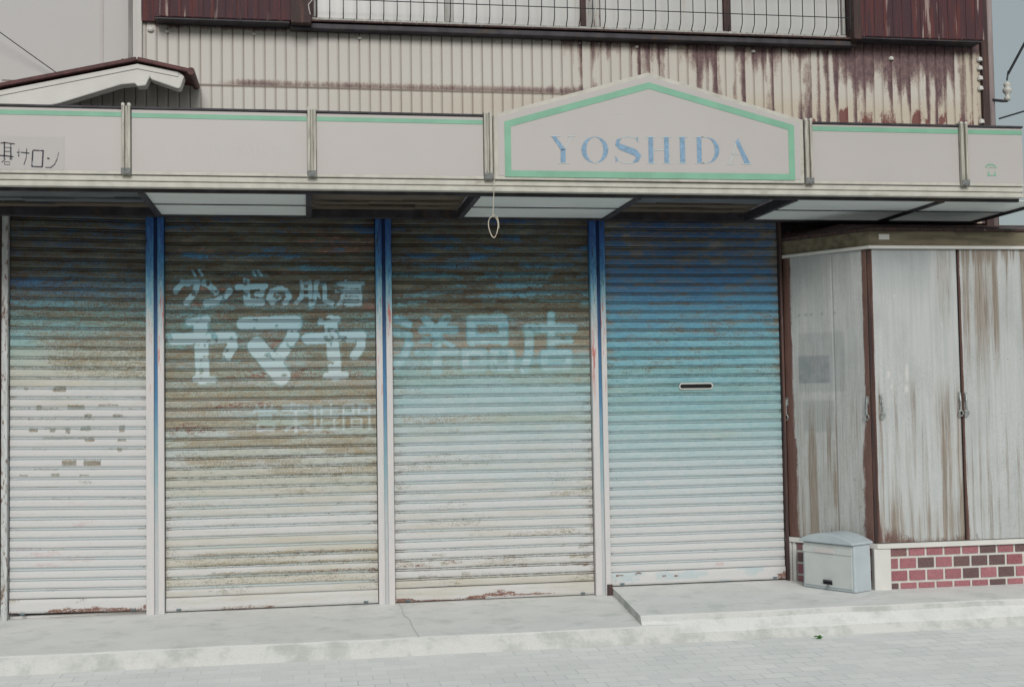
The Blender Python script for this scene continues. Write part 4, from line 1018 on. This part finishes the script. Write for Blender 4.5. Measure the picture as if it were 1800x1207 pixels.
# hook latches with drop rings
def latch(M, x, z, tilt=0.0, big=1.0):
    m = MB()
    m.box(x-.008, x+.008, -.012, -.004, z-.02, z+.035)
    m.tube([(x, -.014, z+.02), (x+tilt, -.020, z-.02), (x+tilt, -.020, z-.075)], .0055*big, 8)
    cz = z-.095; m.tube([(x+tilt+.014*math.cos(t), -.020, cz+.017*math.sin(t)) for t in np.linspace(0, 2*math.pi, 14)[:-1]], .0042*big, 6, True)
    m.v = [tuple(M @ Vector(p)) for p in m.v]
    m.obj('latch', simple('latch_zinc', (.34, .37, .36), .4, .25, 40, metal=.4, dirt=(.12, .08, .06), dscale=50), bay)
TF = Matrix.Translation((0, BY, 0))
latch(MA, .030, 1.20); latch(MA, AL-.040, 1.20); latch(TF, CX+.045, 1.21, .004); latch(TF, 4.040, 1.215); latch(TF, 4.082, 1.215, -.003)
adopt(bay)

# ================================================================== MAILBOX
mb = thing('mailbox', (3.20, -.40, .045), 'grey arched top mailbox with blank name strip standing on the step before the bay', 'mailbox')
A = Vector((3.075, -.31, .047)); B = Vector((3.262, -.665, .047))
mx = (B-A).normalized(); MW = (B-A).length; mn = Vector((mx.y, -mx.x, 0)).normalized()
if mn.y > 0 or mn.x > 0: mn = -mn if (mn.x > 0) else mn
MM = Matrix(((mx.x, -mn.x, 0, A.x), (mx.y, -mn.y, 0, A.y), (0, 0, 1, A.z), (0, 0, 0, 1)))   # local x along front, local +y back
def arch(x0, x1, z0, rise, n=18): return [(x0+(x1-x0)*i/n, z0+rise*(1-(2*i/n-1)**2)) for i in range(n+1)]
def mput(m): m.v = [tuple(MM @ Vector(p)) for p in m.v]; return m
m = MB().prism([(.0, 0), (MW, 0)]+arch(MW-.004, .004, .285, .022)[0:], .158, 0.0)
mput(m).obj('body', MBOXB, mb, .008)
m = MB().prism([(.018, .018), (MW-.018, .018), (MW-.018, .280), (.018, .280)], -.006, -.0005); mput(m).obj('front_door', MBOX, mb, .003)
m = MB().prism([(.012, .222), (MW-.012, .222), (MW-.012, .262), (.012, .262)], -.005, -.0068); mput(m).obj('letter_flap', MBOX, mb, .002)
m = MB().prism([(.105, .226), (.255, .226), (.255, .253), (.105, .253)], -.003, -.0120); mput(m).obj('name_strip', simple('name_card', (.55, .52, .515), .6, .02, 9, bump=0), mb)
# arched lid, overhanging the front
a_ = arch(-.008, MW+.008, .300, .048); b_ = arch(-.008, MW+.008, .286, .012)
m = MB().prism(a_+[(MW+.008, .286), (-.008, .286)], .20, -.026); lid = mput(m).obj('lid', MBOXB, mb, .010)
m = MB().prism([(.165, .035), (.235, .035), (.232, .058), (.168, .058)], -.004, -.0068); mput(m).obj('handle_recess', BLACK, mb)
m = MB().prism([(.170, .052), (.230, .052), (.230, .062), (.170, .062)], -.012, -.0072); mput(m).obj('pull', DARK, mb, .002)
m = MB().prism([(.2+.010*math.cos(t), .022+.010*math.sin(t)) for t in np.linspace(0, 2*math.pi, 15)[:-1]], -.006, -.0068); mput(m).obj('lock', simple('lock_steel', (.25, .28, .29), .4, .1, 30, metal=.5), mb)
adopt(mb)

# ================================================================== SMALL THINGS
m = MB(); lp = [(1.04, -1.018, 2.865), (1.036, -1.040, 2.70), (1.032, -1.048, 2.47), (1.028, -1.045, 2.36), (1.022, -1.045, 2.265)]
m.tube(lp, .0022, 6)
m.tube([(1.024+.026*math.cos(t)+.004*math.sin(2*t), -1.045+.010*math.sin(t), 2.202+.060*math.sin(t)) for t in np.linspace(0, 2*math.pi, 34)[:-1]], .0029, 6, True)
m.tube([(1.033+.022*math.cos(t), -1.052+.012*math.cos(t), 2.212+.055*math.sin(t)) for t in np.linspace(-.3, 2.2, 20)], .0027, 6)
tag(m.obj('hanging_cord', CORD), 'thin pale cord tied in a loop hanging in front of the awning rail', 'cord')
m = MB(); rr = random.Random(5)
for i in range(9):
    a = rr.uniform(0, 6.28); L = rr.uniform(.02, .045); x, y = 2.745+rr.uniform(-.018, .018), -1.30+rr.uniform(-.008, .008)
    p0 = Vector((x, y, -.084)); d = Vector((math.cos(a), math.sin(a)*.5, 0)); s_ = Vector((-d.y, d.x, 0)).normalized()*L*.28
    h = rr.uniform(.008, .022)
    m.add([p0, p0+d*L*.5+s_+Vector((0, 0, h)), p0+d*L+Vector((0, 0, h*.6)), p0+d*L*.5-s_+Vector((0, 0, h)), p0+Vector((0, 0, -.001)), ], [(0, 1, 2, 3)])
tag(m.obj('weed', LEAF), 'tiny green weed growing where the concrete step meets the pavement', 'plant')

# cables on the right with an insulator
def sag(a, b, s_, n=16): return [tuple(Vector(a).lerp(Vector(b), i/n)-Vector((0, 0, s_*4*(i/n)*(1-i/n)))) for i in range(n+1)]
ins = thing('insulator', (4.74, -.06, 3.31), 'white porcelain cable insulator at the right corner of the building', 'insulator')
MB().lathe([(.008, -.068), (.018, -.062), (.024, -.048), (.014, -.034), (.016, -.020), (.030, -.004), (.032, .014), (.018, .026), (.020, .036), (.026, .046), (.016, .06), (.006, .068)], (4.742, -.06, 3.30), 16).obj('porcelain', PORC, ins, smooth=True)
MB().tube([(4.66, .02, 3.26), (4.715, -.05, 3.235), (4.742, -.06, 3.235)], .010, 8).obj('bracket', DARK, ins)
MB().tube([(4.742, -.06, 3.375), (4.755, -.06, 3.44)], .006, 8).obj('tie', CABLE, ins)
adopt(ins)
tag(MB().tube(sag((4.752, -.06, 3.42), (6.40, -2.58, 8.16), .05), .009, 8).obj('overhead_cable', CABLE), 'black cable rising steeply from the insulator to the upper right', 'cable')
tag(MB().tube(sag((4.70, -.02, 3.12), (9.9, 1.26, 5.12), .10), .006, 8).obj('overhead_cable', CABLE), 'thin black cable running low to the right from the building corner', 'cable')
tag(MB().tube(sag((-6.5, -1.3, 7.05), (-1.30, .09, 3.15), .08), .003, 6).obj('overhead_cable', CABLE), 'thin slack wire, the upper one before the white wall at top left', 'cable')
tag(MB().tube(sag((-6.5, -1.2, 4.55), (-1.40, .09, 3.07), .04), .004, 6).obj('overhead_cable', CABLE), 'thin slack wire, the lower one before the white wall at top left', 'cable')

# ================================================================== NEIGHBOUR ON THE LEFT
nb = thing('neighbour_house', (-4, .3, 0), 'plain white walled house next door at the upper left', 'building')
m = MB().box(-9, -1.84, .10, 6, -.3, 7.5).box(-1.838, -.99, .085, .098, 2.905, 7.5); m.obj('wall', PLASTER, nb)
MB().box(-1.245, -1.225, .078, .0845, 2.95, 7.5).obj('wall_joint', simple('joint_pink', (.48, .45, .445), .8, .02, 3, bump=0), nb)
adopt(nb)
dp = thing('drainpipe', (-1.0, -.02, 3.2), 'white square drainpipe with rusty bracket beside the corrugated wall', 'pipe')
MB().box(-1.035, -.978, -.03, .03, 3.20, 6.0).obj('pipe', PIPEW, dp, .006)
MB().box(-1.062, -1.038, -.015, .02, 3.20, 6.0).obj('back_strip', simple('strip_dark', (.22, .21, .2), .6, .2, 10, st=(5, 5, .5)), dp)
m = MB().box(-1.10, -1.036, -.035, .02, 3.325, 3.335); m.box(-1.10, -1.085, -.036, -.03, 3.29, 3.36).box(-1.055, -1.042, -.036, -.03, 3.30, 3.345); m.obj('bracket', RUSTFR, dp)
adopt(dp)
# small gabled porch roof in front of the wall
pr = thing('porch_roof', (-1.2, -.5, 3.0), 'small gabled roof end with rust red covering and white bargeboards above the left signboards', 'roof')
gy0, gy1 = -.33, -.012
GS = (7.8-.33)/(7.8-.62)
def gsc(p): return (p[0]*GS, 1.2385+(p[1]-1.2385)*GS)      # real size at the roof's own distance
apx = gsc((-.930, 3.185)); le = gsc((-2.6, 2.800)); re = gsc((-.650, 3.135))
def slab(p, q, th, y0, y1, mat, name, parent=pr, bev=.004):
    d = (Vector(q)-Vector(p)).normalized(); nn = Vector((-d.y, d.x)); nn = nn if nn.y > 0 else -nn
    return MB().prism([p, q, tuple(Vector(q)+nn*th), tuple(Vector(p)+nn*th)], y1-y0, y0).obj(name, mat, parent, bev)
slab(le, (apx[0], apx[1]), .024, gy0-.03, gy1, REDROOF, 'roof_sheet'); slab((apx[0]+.001, apx[1]), (re[0]+.02, re[1]-.012), .024, gy0-.03, gy1, REDROOF, 'roof_sheet')
m = MB().tube([(re[0]+.018, gy0-.04, re[1]-.004), (re[0]+.018, gy1, re[1]-.004)], .022, 12); m.obj('eave_gutter', REDROOF, pr)
# bargeboard: white, stepped lower edge
def bz(x): return apx[1]-(apx[0]-x)*(apx[1]-le[1])/(apx[0]-le[0]) if x < apx[0] else apx[1]-(x-apx[0])*(apx[1]-re[1])/(re[0]-apx[0])
def off(x, d): x = x*GS; return (x, bz(x)-d*GS)
bb = [off(-2.6, .012), off(-.930, .010), off(-.700, .010), off(-.672, .030), off(-.695, .100), off(-.71, .108), off(-.855, .085),
      off(-.862, .070), off(-.885, .126), off(-.93, .140), off(-.945, .120), off(-1.02, .112), off(-1.35, .150), off(-1.75, .155), off(-2.6, .165)]
MB().prism(bb, .09, gy0).obj('bargeboard', WHITE, pr, .010)
m = MB().prism([off(-2.6, .014), off(-.930, .012), off(-.705, .012), off(-.705, .040), off(-.930, .040), off(-2.6, .045)], -.005, gy0-.0005); m.obj('barge_trim', WHITE, pr, .002)
adopt(pr)
